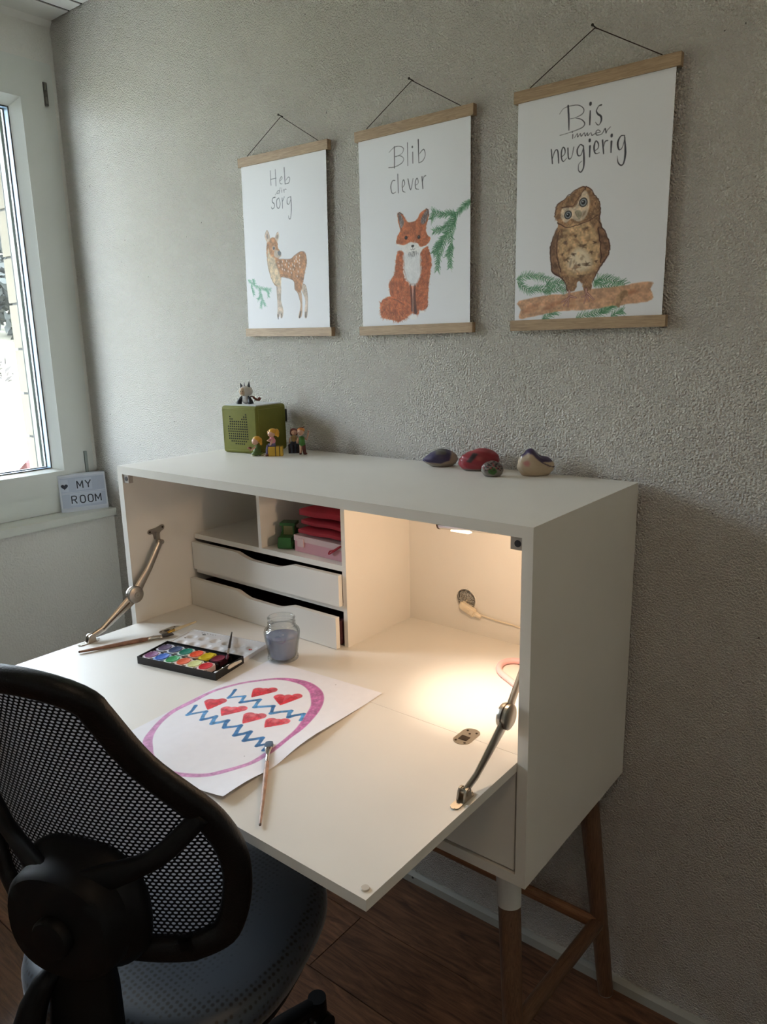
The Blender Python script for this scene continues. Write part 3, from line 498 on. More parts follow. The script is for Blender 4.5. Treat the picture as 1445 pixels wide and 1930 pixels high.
def bush(name, label, cat, c, r, h, col, n, seed, group=None):
    rg = np.random.RandomState(seed); k = n*34; cl = rg.rand(n, 3); a = cl[:, 0]*2*PI; q = r*np.sqrt(cl[:, 1])
    cc = np.stack([q*np.cos(a), q*np.sin(a), .25+h*cl[:, 2]*(1-(q/r)**2*.7)], 1); ids = rg.randint(n, size=k); dv = rg.normal(size=(k, 3)); dv /= np.linalg.norm(dv, axis=1)[:, None]
    pc = cc[ids]+dv*r*.2*(rg.rand(k, 1)**.4); u = rg.normal(size=(k, 3)); u /= np.linalg.norm(u, axis=1)[:, None]; v = np.cross(u, dv); v /= np.linalg.norm(v, axis=1)[:, None]+1e-6
    L = r*.055*(.6+.8*rg.rand(k, 1)); P = np.stack([pc-u*L, pc+v*L*.45, pc+u*L, pc-v*L*.45], 1).reshape(-1, 3)
    me = bpy.data.meshes.new('foliage'); me.from_pydata(P.tolist(), [], np.arange(k*4).reshape(k, 4).tolist()); me.materials.append(mat('leaf_'+name, col, .95, vary=.3, vscale=2))
    t = thing(name, label, cat, c, 0, group)
    fo = bpy.data.objects.new('foliage', me); COL.objects.link(fo); fo.parent = t; fo['kind'] = 'stuff'
    for s_ in range(5):
        bm = bmesh.new(); a_ = s_*1.257; tube(bm, [(c[0], c[1], c[2]+h*.15), (c[0]+r*.3*math.cos(a_), c[1]+r*.3*math.sin(a_), c[2]+h*.45), (c[0]+r*.65*math.cos(a_), c[1]+r*.65*math.sin(a_), c[2]+h*.7)], [r*.04, r*.03, r*.012], 6); part('branch', bm, mat('bark', (96, 82, 70), .9), t)
    bm = bmesh.new(); cyl(bm, (c[0], c[1], c[2]-.3), (c[0], c[1], c[2]+h*.6), r*.07, r*.03, 8); part('trunk', bm, mat('bark', (96, 82, 70), .9), t)
def gpos(x, y): return (x, y, terr(x, y))
bush('blossom_bush', 'pinkish white blossoming bush seen through the window', 'bush', gpos(-11.5, 4.2), 1.7, 2.0, (132, 120, 119), 150, 3)
bush('olive_bush', 'olive green bush below the blossoms outside the window', 'bush', gpos(-8.0, 2.75), .9, .9, (78, 76, 56), 90, 4)
bush('dark_tree', 'dark grey tree high on the slope outside the window', 'tree', gpos(-24, 9.0), 3.4, 5.2, (38, 40, 36), 170, 5)
bush('far_hedge', 'grey brown bare hedge far up the slope outside', 'hedge', gpos(-19, 5.6), 2.2, 1.6, (64, 58, 52), 110, 6)
# neighbour's shed with white barge board and red wall
hx, hy = -5.6, 1.92; hz = terr(hx, hy)
sh = thing('garden_shed', 'red walled shed with white roof edge outside the window', 'shed', (hx, hy, hz))
part('wall', B((hx-1.2, hx+.3, hy-.05, hy+1.6, hz, .42)), mat('red_boards', (80, 30, 26), .8, vary=.1), sh)
bm = bmesh.new(); prism(bm, [(-.42, -.10), (.5, .70), (.5, .82), (-.46, .02)], lambda a, b, d: (d, hy+a, .30+b), hx-1.35, hx+.45); part('roof', bm, mat('white_barge_board', (150, 152, 152), .5), sh)
car = thing('parked_car', 'small white car parked on the far slope outside', 'car', (-15.3, 6.2, terr(-15.3, 6.2)), 0)
cz = terr(-15.3, 6.2)
part('car_body', B((-17.2, -13.4, 5.4, 7.0, cz+.35, cz+1.0)), mat('white_car_paint', (235, 236, 238), .25), car, bevel=.12, seg=3, smooth=True)
part('cabin', B((-16.4, -14.3, 5.5, 6.9, cz+.98, cz+1.45)), mat('car_glass', (60, 66, 72), .1), car, bevel=.12, seg=3, smooth=True)
for wx in (-16.5, -14.1):
    for wy in (5.5, 6.9):
        bm = bmesh.new(); cyl(bm, (wx, wy-.08, cz+.32), (wx, wy+.08, cz+.32), .30, seg=16); part('wheel', bm, RUB, car)

# ================================================================== LIGHTBOX on the sill
lbP = Vector((-.832, -.160, .8937)); lbQ = Vector((-.781, -.014, .8937)); lba = math.atan2(lbQ.y-lbP.y, lbQ.x-lbP.x); LW = (lbQ-lbP).length
lb = thing('lightbox', 'small white letter lightbox on the sill reading MY ROOM with a heart', 'lightbox', tuple(lbP), lba)
Ml = ROOTM[lb.name]
LBH = .128
def LBF(a, b, d):  # a along width, b up, d out toward room (local -y)
    return Vector((a, -d+b*.09, b))
LBW = mat('lightbox_white', (205, 210, 222), .4); LBP = mat('lightbox_face', (176, 186, 206), .35)
bm = bmesh.new(); prism(bm, [(0, 0), (LW, 0), (LW, LBH), (0, LBH)], LBF, -.026, 0); part('case', bm, LBW, lb, world=False, bevel=.002)
bm = bmesh.new(); prism(bm, [(.005, .013), (LW-.005, .013), (LW-.005, LBH-.007), (.005, LBH-.007)], LBF, 0, .0006); part('diffuser', bm, LBP, lb, world=False)
for zc in (.013, .062, .066, LBH-.010):
    bm = bmesh.new(); prism(bm, [(.005, zc), (LW-.005, zc), (LW-.005, zc+.0016), (.005, zc+.0016)], LBF, .0006, .0022); part('letter_rail', bm, LBW, lb, world=False)
GL = {'M': [[(0, 0), (0, 1)], [(0, 1), (.35, .3), (.7, 1)], [(.7, 1), (.7, 0)]], 'Y': [[(0, 1), (.35, .48), (.7, 1)], [(.35, .48), (.35, 0)]],
      'R': [[(0, 0), (0, 1)], [(0, 1), (.42, 1), (.58, .9), (.6, .76), (.56, .6), (.4, .5), (0, .5)], [(.32, .5), (.62, 0)]],
      'O': [[(.3, 1), (.12, .95), (.0, .8), (0, .2), (.12, .05), (.3, 0), (.48, .05), (.6, .2), (.6, .8), (.48, .95), (.3, 1)]]}
INK = mat('black_letter_ink', (28, 34, 52), .5); CARD = mat('clear_letter_card', (190, 199, 216), .3)
def letter(ch, x, z, hgt=.026, wd=.0036):
    s = hgt
    bm = bmesh.new(); prism(bm, [(x-.0045, z-.006), (x+s*.66+.0045, z-.006), (x+s*.66+.0045, z+hgt+.008), (x-.0045, z+hgt+.008)], LBF, .0008, .0012); c = part('letter_card', bm, CARD, lb, world=False)
    bm = bmesh.new(); ribbons(bm, [[(x+a*s, z+b*s) for a, b in st] for st in GL[ch]], LBF, wd, .0012, .0017); part('letter', bm, INK, c, world=False, label='black letter '+ch)
letter('M', .059, .079); letter('Y', .086, .079)
letter('R', .036, .028); letter('O', .064, .028); letter('O', .090, .028); letter('M', .114, .028)
hp = []
for k in range(24):
    t = 2*PI*k/24; hp.append((.0175+.00072*16*math.sin(t)**3, .089+.00066*(13*math.cos(t)-5*math.cos(2*t)-2*math.cos(3*t)-math.cos(4*t))))
bm = bmesh.new(); prism(bm, [(.004, .071), (.030, .071), (.030, .113), (.004, .113)], LBF, .0008, .0012); c = part('letter_card', bm, CARD, lb, world=False)
bm = bmesh.new(); prism(bm, hp, LBF, .0012, .0017); part('heart', bm, INK, c, world=False, label='black heart symbol')

# ================================================================== POSTERS
def poster(x0, label, name_, paint, rot=0, dz=0):
    t = thing('hanging_poster', label, 'poster', (x0+.15, 0, 1.889), 0, 'posters on the back wall')
    t.rotation_euler = (0, rot, 0); t.location.z += dz
    cv = Canvas(300, 412, .9 if name_ != 'OWL' else .8, (232, 233, 238), ord(name_[0]))
    paint(cv)
    cv.mesh('poster_sheet', lambda X, Y: (x0+X/1000, -.0115+.0006*np.sin(Y/60)*np.sin(X/50), 1.889-Y/1000), PRINTM, t)
    a, b = x0-.008, x0+.308
    for nm, z0, z1 in (('top_rod', 1.889, 1.9105), ('bottom_rod', 1.461, 1.482)):
        part(nm, B((a, b, -.0155, -.0090, z0, z1)), OAK, t, bevel=.0008, seg=1); part(nm+'_back', B((a, b, -.0085, -.002, z0, z1)), OAK, t, bevel=.0008, seg=1)
    nx, nz = x0+.1495, 1.985
    bm = bmesh.new(); tube(bm, [(x0+.022, -.009, 1.907), (x0+.024, -.010, 1.913), (nx-.001, -.008, nz), (nx+.002, -.008, nz), (x0+.274, -.010, 1.913), (x0+.276, -.009, 1.907)], .0009, 6); part('cord', bm, mat('dark_cord', (62, 44, 34), .8), t)
    bm = bmesh.new(); cyl(bm, (nx, .01, nz+.001), (nx-.002, -.014, nz+.004), .0012, seg=8); cyl(bm, (nx-.002, -.0135, nz+.004), (nx-.0022, -.015, nz+.0042), .0026, seg=10); part('nail', bm, mat('dark_nail', (70, 64, 58), .4, .8), t)
    return t
DARK = (52, 50, 56)
GREENS = [(44, 104, 64), (66, 126, 82), (92, 148, 104), (52, 112, 74), (130, 170, 130)]
def paint_owl(c):
    O = OWL
    for s in O['text']: c.stroke(crom([(x_, y_, w_*1.25) for x_, y_, w_ in s], 4), 2, (48, 48, 58), .92, vary=.3)
    for s in O['sprigs']: c.fir(s, GREENS, 13, 1.3, 1.3)
    c.poly(O['branch'], (200, 150, 114), .9, 2.5, .22, wob=2); 
    for k in range(40):
        b_ = O['branch']; f_ = c.rg.uniform(.03, .88); q = b_[0][0]+(b_[6][0]-b_[0][0])*f_; yy = (b_[0][1]+b_[14][1])/2*(1-f_)+(b_[6][1]+b_[8][1])/2*f_+c.rg.uniform(-7, 7)
        c.stroke([(q, yy, 3), (q+c.rg.uniform(4, 26), yy-1.5, 5)], 3, [(166, 104, 66), (224, 186, 146), (150, 88, 60)][k % 3], .3, 5)
    c.poly(O['knot'], (172, 138, 104), .9, 1.5, .3); c.poly([(a*.6+.4*O['knot'][3][0], b*.6+.4*O['knot'][3][1]) for a, b in O['knot']], (128, 98, 70), .6, 2)
    B_ = O['body']; c.poly(B_, (158, 120, 88), 1, 1.6, .35, wob=3)
    c.fur(B_, [(120, 84, 60), (186, 148, 112), (104, 72, 52), (170, 128, 94), (206, 172, 134)], 700, 5, 2.0, PI/2, .6, .5)
    c.poly(O['wingL'], (120, 88, 66), .75, 3, .3, wob=3); c.poly(O['wingR'], (120, 88, 66), .75, 3, .3, wob=3)
    c.poly(O['belly'], (206, 172, 130), .85, 6, .25, wob=4); c.poly(O['hi'], (240, 226, 200), .8, 9)
    c.poly(O['face'], (226, 208, 184), .9, 2.5, .2, wob=2)
    for _ in range(46):
        i_ = c.rg.randint(len(B_)); f_ = c.rg.uniform(.15, 1.0); cx, cy = 122, 292
        x, y = cx+(B_[i_][0]-cx)*f_*.92, cy+(B_[i_][1]-cy)*f_*.92; a = c.rg.uniform(0, PI); l = c.rg.uniform(2, 8)
        c.stroke([(x-l*math.cos(a), y-l*math.sin(a), 1.5), (x, y, c.rg.uniform(3, 7)), (x+l*math.cos(a), y+l*math.sin(a), 1.5)], 3, [(112, 74, 50), (226, 192, 150), (150, 104, 68), (92, 62, 46)][c.rg.randint(4)], .42, 2.5, .3)
    for s in O['spots']:
        r = s[2]*.5
        for _ in range(4):
            a = c.rg.uniform(0, 2*PI); c.stroke([(s[0]-r*1.1*math.cos(a), s[1]-r*.6*math.sin(a), .8), (s[0]+c.rg.normal(), s[1]+c.rg.normal(), 2.6), (s[0]+r*1.3*math.cos(a+.8), s[1]+r*.8*math.sin(a+.8), .8)], 2, (104, 78, 58), .7, 1.4, .3)
    for s in O['lines']: c.stroke([(x+c.rg.normal()*.5, y+c.rg.normal()*.5, w_) for x, y, w_ in crom(s, 5)], 2, (74, 44, 34), .9, 1.0)
    for x, y, w_ in O['eyes']:
        c.stroke([(x, y)], w_*2.1, (54, 50, 50), .95, 1); c.stroke([(x, y)], w_*1.55, (150, 158, 160), .95, 1); c.stroke([(x, y)], w_*1.0, (24, 24, 28), 1, 1); c.stroke([(x-1, y-1.2)], w_*.28, (235, 235, 235), .9, .6)
    c.poly(O['beak'], (176, 164, 138), .95, 1, .2); c.stroke([(O['beak'][0]+(.8,)), (O['beak'][4]+(.8,))], 1, (96, 80, 66), .7)
    for s in O['toes']: c.stroke([(x, y, w_*1.5) for x, y, w_ in s], 3, (110, 66, 58), .9, 1); c.stroke([(x, y, w_*.85) for x, y, w_ in s], 1, (200, 156, 142), .95, .8)
def paint_fox(c):
    F = FOX
    for s in F['text']: c.stroke(crom([(x_, y_, w_*1.2) for x_, y_, w_ in s], 4), 2, (44, 44, 52), .92, vary=.3)
    for s in F['sprigs']: c.fir(s, GREENS+[(40, 92, 56)], 12, 1.0, 1.5)
    OR_ = [(188, 102, 62), (164, 82, 48), (206, 132, 92), (134, 68, 42), (200, 116, 74)]
    def out(cx, cy): return lambda x, y: math.atan2(y-cy, x-cx)
    c.poly(F['body'], (186, 102, 64), 1, 2.2, .3, wob=3); c.fur(F['body'], OR_, 900, 5, 1.3, lambda x, y: PI/2+(.9 if x < 140 else -.9)*-1*.6, .6, .6)
    c.fur([(x*1.0, y) for x, y in F['body']], OR_, 240, 6, 1.2, out(130, 300), .5, .5)
    c.poly(F['chest'], (232, 232, 234), .96, 4, .05, wob=5); c.fur(F['chest'], [(214, 214, 218), (240, 240, 242)], 160, 6, 1.2, PI/2, .4, .5)
    c.stroke(F['gap'] if isinstance(F['gap'], list) else [F['gap']], 2, (226, 222, 220), .9)
    for s in F['legs']: c.stroke([(x, y, w_*1.7) for x, y, w_ in crom(s, 4)], 3, (74, 38, 28), .85, 3, .3)
    for a in ((0, 9), (20, 28)): c.stroke([(x, y, 1.6) for x, y in F['body'][a[0]:a[1]]], 1.6, (120, 60, 38), .35, 2.5)
    c.poly(F['tail'], (180, 96, 58), 1, 2.5, .35, wob=4); c.fur(F['tail'], OR_+[(228, 150, 96)], 420, 6, 1.4, out(96, 345), .6, .6); c.stroke([(x, y, w_) for x, y, w_ in crom(F['tailline'], 4)], 2, (96, 60, 44), .6, 2)
    for x, y, w_ in F['paws']: c.stroke([(x-4, y, w_*.8), (x+5, y, w_*.8)], 5, (240, 239, 238), .95, 2)
    c.poly(F['head'], (188, 106, 66), 1, 1.4, .25, wob=1.5); c.fur(F['head'], OR_, 420, 3.5, 1.1, out(121, 235), .5, .55)
    c.poly(F['white'], (240, 240, 240), .97, 1.8, .04, wob=3); c.fur(F['white'], [(240, 240, 240), (216, 214, 214)], 120, 5, 1.0, out(121, 245), .4, .6)
    for e in (F['earL'], F['earR']): c.poly(e, (112, 106, 108), .85, 2, .3); c.fur(e, [(60, 56, 58), (200, 196, 194)], 40, 6, .9, -PI/2, .4, .7)
    for P in (F['head'][0:3], F['head'][7:10]): c.stroke([(x, y, 1.6) for x, y in P], 1.6, (44, 34, 32), .8)
    for x, y, w_ in F['eyes']: c.stroke([(x-w_*.7, y+.6, 1.4), (x, y-1, 1.8), (x+w_*.7, y+.3, 1.4)], 1.5, (50, 30, 24), .9, .8); c.stroke([(x, y)], w_*1.7, (74, 44, 22), 1, 1); c.stroke([(x, y)], w_*1.1, (20, 16, 14), 1, .7); c.stroke([(x-.6, y-.7)], .9, (230, 230, 230), 1, .5)
    x, y, w_ = F['nose']; c.stroke([(x-1.6, y), (x+1.6, y)], w_*1.0, (30, 26, 26), 1, 1)
    c.stroke([(x, y+2, .9), (x, y+6, .9)], .9, (60, 50, 48), .9, .7); c.stroke([(x-6, y+6, .6), (x-3, y+8, 1), (x, y+6.5, .8), (x+3, y+8, 1), (x+6, y+5.5, .6)], .9, (60, 50, 48), .8, .7)
    c.fur([(x-10, y+12), (x+12, y+11), (x+14, y+16), (x, y+22), (x-12, y+17)], [(120, 120, 124), (160, 160, 164), (90, 90, 94)], 60, 6, .9, PI/2, .3, .7)
def paint_deer(c):
    D_ = DEER
    for s in D_['text']: c.stroke(crom([(x_, y_, w_*1.5) for x_, y_, w_ in s], 4), 1.6, (78, 84, 96), .9, vary=.3)
    for s in D_['sprigs']: c.fir(s, [(110, 170, 148), (84, 148, 120), (140, 190, 165)], 8, 1.2, 1.4)
    for L in D_['legs']: c.poly(L, (196, 176, 158), .85, 1.4, .25)
    c.poly(D_['legs'][1], (190, 146, 110), .5, 3); c.poly(D_['body'], (186, 136, 98), 1, 1.6, .3, wob=2)
    c.fur(D_['body'], [(168, 114, 78), (200, 152, 112), (180, 128, 90)], 420, 5, 1.2, .9, .5, .45)
    c.poly(D_['pale'], (222, 206, 178), .85, 4, .2); c.stroke([(D_['pale'][3][0], D_['pale'][3][1], 5), (D_['pale'][4][0]-2, D_['pale'][4][1]-8, 3)], 4, (150, 132, 116), .5, 4)
    c.poly(D_['muzz'], (206, 192, 178), .9, 1.5, .1); c.poly(D_['nose'], (100, 104, 112), .9, 1.2)
    for e in (D_['earL'], D_['earR']): c.poly(e, (200, 178, 160), .9, 1.2, .2); c.poly([(sum(p[0] for p in e)/len(e)*.55+p[0]*.45, sum(p[1] for p in e)/len(e)*.55+p[1]*.45) for p in e], (140, 126, 120), .8, 1.4)
    x, y, w_ = D_['eye']; c.stroke([(x, y)], w_*2.4, (220, 208, 192), .7, 2); c.stroke([(x, y)], w_*1.7, (70, 66, 70), .95, 1); c.stroke([(x-.8, y-1)], 1.1, (235, 235, 238), .95, .6)
    for x, y in D_['spots']: c.stroke([(x, y-1.4, 2.4), (x+.5, y+1.4, 2.6)], 2.6, (240, 228, 216), .9, 1)
    for s in D_['outline']: c.stroke(crom(s, 4), 1, (96, 66, 54), .6, .9)
    for s in D_['hooves']: c.stroke(s, 2, (50, 46, 48), .9, 1)
poster(.017, 'leftmost hanging poster, watercolour spotted fawn under the words Heb dir sorg', 'DEER', paint_deer, math.radians(1.0), .004)
poster(.417, 'middle hanging poster, watercolour red fox under the words Blib clever', 'FOX', paint_fox)
poster(.825, 'rightmost hanging poster, watercolour owl on a branch, words Bis immer neugierig', 'OWL', paint_owl)

# ================================================================== SECRETARY DESK
W, TS = 1.10, .0188; YF, YK = -.444, -.012; ZT, ZB, ZH = 1.170, .5456, .7742
dk = thing('secretary_desk', 'white fold-down secretary desk on slim oak legs against the plaster wall', 'desk', (.55, -.228, 0))
part('top_panel', B((0, W, YF, YK, ZT-.0188, ZT)), WHITE, dk, bevel=.0008, seg=1)
part('bottom_panel', B((0, W, YF, YK, ZB, ZB+.0197)), WHITE, dk, bevel=.0008, seg=1)
for x in (0, W-TS): part('side_panel', B((x, x+TS, YF, YK, ZB+.0197, ZT-.0188)), WHITE, dk, bevel=.0006, seg=1)
def holed(x0, x1, z0, z1, cx, cz, r, y0, y1, n=40):
    bm = bmesh.new(); rr = []
    for yy in (y0, y1):
        inn, out = [], []
        for k in range(n):
            a = 2*PI*(k+.5)/n; c_, s_ = math.cos(a), math.sin(a)
            inn.append(bm.verts.new((cx+r*c_, yy, cz+r*s_)))
            tx = ((x1-cx) if c_ > 0 else (cx-x0))/max(abs(c_), 1e-6); tz = ((z1-cz) if s_ > 0 else (cz-z0))/max(abs(s_), 1e-6); t = min(tx, tz)
            out.append((bm.verts.new((cx+t*c_, yy, cz+t*s_)), 'x' if tx < tz else 'z'))
        # corners
        for k in range(n):
            j = (k+1) % n; a, b = out[k], out[j]
            vs = [inn[k], inn[j], b[0]]
            if a[1] != b[1]: vs.append(bm.verts.new((x1 if (a[0].co.x+b[0].co.x)/2 > cx else x0, yy, z1 if (a[0].co.z+b[0].co.z)/2 > cz else z0)))
            vs.append(a[0]); bm.faces.new(vs)
        rr.append(inn)
    bridge(bm, rr[0], rr[1]); return bm
part('back_panel', holed(TS, W-TS, ZB+.0197, ZT-.0188, .7125, .853, .0262, -.0155, -.0115), WHITE, dk, recalc=True)
bm = bmesh.new()
lathe(bm, [(.0262, -.001), (.0285, -.001), (.0285, .0012), (.0262, .0012), (.0262, -.001)], (0, 0, 0), 40)
bm.transform(Matrix.Translation((.7125, -.016, .853)) @ Matrix.Rotation(PI/2, 4, 'X')); part('hole_rim', bm, WHITE, dk)
part('desk_floor', B((TS, W-TS, -.4217, YK, ZH-.0188, ZH)), WHITE, dk, bevel=.0005, seg=1)
part('lower_door', B((TS+.0045, W-TS-.0045, -.4405, -.4245, ZB+.0240, ZH-.0215)), WHITE, dk, bevel=.0015, seg=2)
flap = part('drop_flap', B((TS+.0012, W-TS-.0012, -.826, -.4224, ZH-.0165, ZH)), WHITE, dk, bevel=.0007, seg=1)
# organiser on the left
part('divider', B((.5385, .5498, -.2504, -.0156, ZH, ZT-.0188)), WHITE, dk, bevel=.0004, seg=1)
part('shelf', B((TS, .5385, -.2504, -.0156, .9515, .9645)), WHITE, dk, bevel=.0004, seg=1)
part('shelf', B((TS, .5385, -.2504, -.0156, .8575, .8705)), WHITE, dk, bevel=.0004, seg=1)
part('partition', B((.2690, .2795, -.2504, -.0156, .9645, ZT-.0188)), WHITE, dk, bevel=.0004, seg=1)
def drawer(z0, zt, y0, cut, name_label):
    P = [(TS+.0025, z0), (.5365, z0), (.5365, zt)] + [(a, b) for a, b in cut][::-1] + [(TS+.0025, zt)]
    bm = bmesh.new(); prism(bm, P, lambda a, b, d: (a, d, b), y0, y0+.012); d = part('drawer', bm, WHITE, dk, bevel=.0005, seg=1)
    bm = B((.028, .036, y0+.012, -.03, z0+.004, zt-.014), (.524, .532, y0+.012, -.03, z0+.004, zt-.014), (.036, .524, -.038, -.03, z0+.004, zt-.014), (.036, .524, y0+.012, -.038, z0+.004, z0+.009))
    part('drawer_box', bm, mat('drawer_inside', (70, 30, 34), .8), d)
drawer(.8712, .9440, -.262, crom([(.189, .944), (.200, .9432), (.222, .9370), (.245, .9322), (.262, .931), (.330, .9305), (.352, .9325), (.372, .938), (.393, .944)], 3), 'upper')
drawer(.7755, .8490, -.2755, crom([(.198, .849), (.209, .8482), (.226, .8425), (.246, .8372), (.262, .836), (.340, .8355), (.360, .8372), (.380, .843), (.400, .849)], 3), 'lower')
# door catches at the top corners
for x0, x1 in ((TS, TS+.021), (W-TS-.021, W-TS)):
    c = part('door_catch', B((x0, x1, -.441, -.429, ZT-.0188-.021, ZT-.0188)), mat('grey_catch', (168, 160, 152), .5), dk, bevel=.001)
    bm = bmesh.new(); xc = (x0+x1)/2+.002; cyl(bm, (xc, -.4418, 1.1405), (xc, -.439, 1.1405), .0056, seg=16); part('magnet', bm, mat('dark_magnet', (42, 38, 42), .5), c)
# bumper and nicks on the flap
for x_ in (1.0665,):
    bm = bmesh.new(); cyl(bm, (x_, -.811, ZH), (x_, -.811, ZH+.0022), .0062, .0052, seg=20); part('bumper', bm, mat('clear_bumper', (205, 196, 184), .2), flap)
# recessed figure-eight hinges
for hx_ in (.1275, .971):
    bm = bmesh.new(); pts = []
    for k in range(28):
        a = 2*PI*k/28; r = .0165; pts.append((r*math.cos(a)*1.0, (.0135 if math.sin(a) > 0 else -.0135)+r*math.sin(a)*.95))
    prism(bm, pts, lambda a, b, d: (hx_+a, -.4222+b, d), ZH+.0001, ZH+.0008); h = part('flap_hinge', bm, STEEL, dk, bevel=.0003, seg=1)
    part('hinge_knuckle', B((hx_-.008, hx_+.008, -.437, -.423, ZH+.0008, ZH+.0014)), mat('dark_steel', (70, 60, 52), .4, .9), h)
    for sx, sy in ((-.009, .018), (.009, .018), (-.009, -.021), (.009, -.021), (0, .010)):
        bm = bmesh.new(); cyl(bm, (hx_+sx, -.4222+sy, ZH+.0008), (hx_+sx, -.4222+sy, ZH+.0013), .0022, seg=10); part('screw', bm, MATS['dark_steel'], h)
# folding stays
def stay(x, sgn):
    """x plane of the arms, sgn +1 when the side panel lies towards -x"""
    st = part('folding_stay', tube(bmesh.new(), [(x, -.366, .972), (x, -.371, .964), (x, -.405, .912), (x, -.438, .872), (x, -.444, .862)], [.0074, .0084, .0098, .012, .016], 12, flat=[.0036]*5, up=(1, 0, 0)), STEEL, dk, smooth=True)
    bm = bmesh.new(); tube(bm, [(x, -.458, .850), (x, -.466, .843), (x, -.500, .822), (x, -.545, .795), (x, -.577, .7862)], [.017, .0145, .0118, .0086, .0074], 12, flat=[.0036]*5, up=(1, 0, 0)); part('lower_arm', bm, STEEL, st, smooth=True)
    bm = bmesh.new(); tube(bm, [(x-sgn*-.0028, -.470, .8405), (x+sgn*.0028, -.545, .7955)], .0022, 8); part('arm_groove', bm, MATS['dark_steel'], st)
    hub = bmesh.new(); lathe(hub, [(0, -.0085), (.018, -.0085), (.0212, -.0065), (.0215, .004), (.0195, .0085), (.012, .0108), (.0075, .0112), (.0075, .0098), (.0066, .0098), (.0066, .0118), (.0022, .0118), (.0018, .0102), (0, .0102)], (0, 0, 0), 40)
    hub.transform(Matrix.Translation((x, -.452, .8555)) @ Matrix.Rotation(PI/2*sgn, 4, 'Y')); part('hub', hub, STEEL, st, smooth=True)
    rg = bmesh.new(); lathe(rg, [(.0217, -.0012), (.0221, -.0012), (.0221, .0006), (.0217, .0006)], (0, 0, 0), 40); rg.transform(Matrix.Translation((x, -.452, .8555)) @ Matrix.Rotation(PI/2*sgn, 4, 'Y')); part('hub_seam', rg, MATS['dark_steel'], st, smooth=True)
    # bracket on the side panel
    xs = TS if sgn > 0 else W-TS; bm = bmesh.new()
    P = [(-.390, .9955), (-.385, 1.0015), (-.366, 1.0035), (-.347, 1.0085), (-.341, 1.003), (-.344, .996), (-.355, .990), (-.359, .976), (-.373, .976), (-.376, .989), (-.386, .990)]
    prism(bm, crom(P, 3, True), lambda a, b, d: (xs+sgn*d, a, b), 0, .0022); part('side_bracket', bm, STEEL, st, bevel=.0004, seg=1)
    bm = bmesh.new(); box(bm, min(xs, x), max(xs, x), -.3685, -.3655, .964, .992); cyl(bm, (x-.007, -.366, .9705), (x+.007, -.366, .9705), .0062, seg=20); cyl(bm, (x+sgn*.007, -.366, .9705), (x+sgn*.0082, -.366, .9705), .0035, seg=14); part('upper_pivot', bm, STEEL, st, smooth=True)
    for a, b in ((-.3845, .996), (-.347, 1.002)):
        bm = bmesh.new(); cyl(bm, (xs+sgn*.0022, a, b), (xs+sgn*.0028, a, b), .0026, seg=12); part('screw', bm, MATS['dark_steel'], st)
    # foot plate on the flap
    bm = bmesh.new(); pts = []
    for k in range(24):
        a = 2*PI*k/24; pts.append((x+.0075*math.cos(a), -.583+(.0185 if math.sin(a) > 0 else -.0185)+.0075*math.sin(a)))
    prism(bm, pts, lambda a, b, d: (a, b, d), ZH, ZH+.0018); part('foot_plate', bm, STEEL, st, bevel=.0004, seg=1)
    bm = bmesh.new(); prism(bm, [(-.588, ZH+.001), (-.567, ZH+.001)]+[(-.577+.0085*math.cos(a_), ZH+.0120+.0075*math.sin(a_)) for a_ in [0, PI/6, PI/3, PI/2, 2*PI/3, 5*PI/6, PI]], lambda a, b, d: (x+d, a, b), -.0072, -.0042)
    prism(bm, [(-.588, ZH+.001), (-.567, ZH+.001)]+[(-.577+.0085*math.cos(a_), ZH+.0120+.0075*math.sin(a_)) for a_ in [0, PI/6, PI/3, PI/2, 2*PI/3, 5*PI/6, PI]], lambda a, b, d: (x+d, a, b), .0042, .0072)
    part('foot_clevis', bm, STEEL, st, bevel=.0006, seg=1)
    bm = bmesh.new(); cyl(bm, (x-.0085, -.577, .7868), (x+.0085, -.577, .7868), .0052, seg=20); part('lower_pivot', bm, STEEL, st, smooth=True)
    for dy in (-.6075, -.5585):
        bm = bmesh.new(); cyl(bm, (x, dy, ZH+.0018), (x, dy, ZH+.0026), .0032, seg=14); part('screw', bm, STEEL, st)
stay(.0355, 1); stay(1.0645, -1)
# legs: front ones with a white sleeve
def leg(xt, yt, xb, yb_, sleeve):
    T = Vector((xt, yt, ZB)); Bp = Vector((xb, yb_, 0)); at = lambda z: tuple(T+(Bp-T)*((ZB-z)/ZB))
    bm = bmesh.new(); cyl(bm, at(0.004), at(.46), .0168, .0208, 28); cyl(bm, at(.46), at(ZB-.001), .0205, .0222, 28); l = part('leg', bm, OAKZ, dk, smooth=True)
    if sleeve:
        bm = bmesh.new(); cyl(bm, at(.445), at(ZB), .0215, .0238, 32); part('leg_sleeve', bm, mat('white_sleeve', (206, 204, 198), .5), l, smooth=True, label='white collar at the top of the leg')
    bm = bmesh.new(); cyl(bm, at(0), at(.005), .0155, .0168, 20); part('foot_pad', bm, MATS['grey_catch'], l, smooth=True)
    return at
for sx in (1, -1):
    X = lambda v: v if sx > 0 else W-v
    f_ = leg(X(1.028), -.372, X(1.088), -.432, True); b_ = leg(X(1.046), -.070, X(1.097), -.031, False)
    q0, q1 = f_(.205), b_(.192); bm = bmesh.new(); tube(bm, [q0, q1], .0145, 14, flat=.0175, up=(0, 0, 1)); part('side_rail', bm, OAKY, dk, smooth=True)
bm = bmesh.new(); tube(bm, [(W-1.078, -.062, .197), (1.078, -.062, .197)], .0105, 12, flat=.0150, up=(0, 0, 1)); part('back_rail', bm, wood('oak_back_rail', (110, 72, 46), (155, 108, 70), 0, 22, 9, .5), dk, smooth=True)

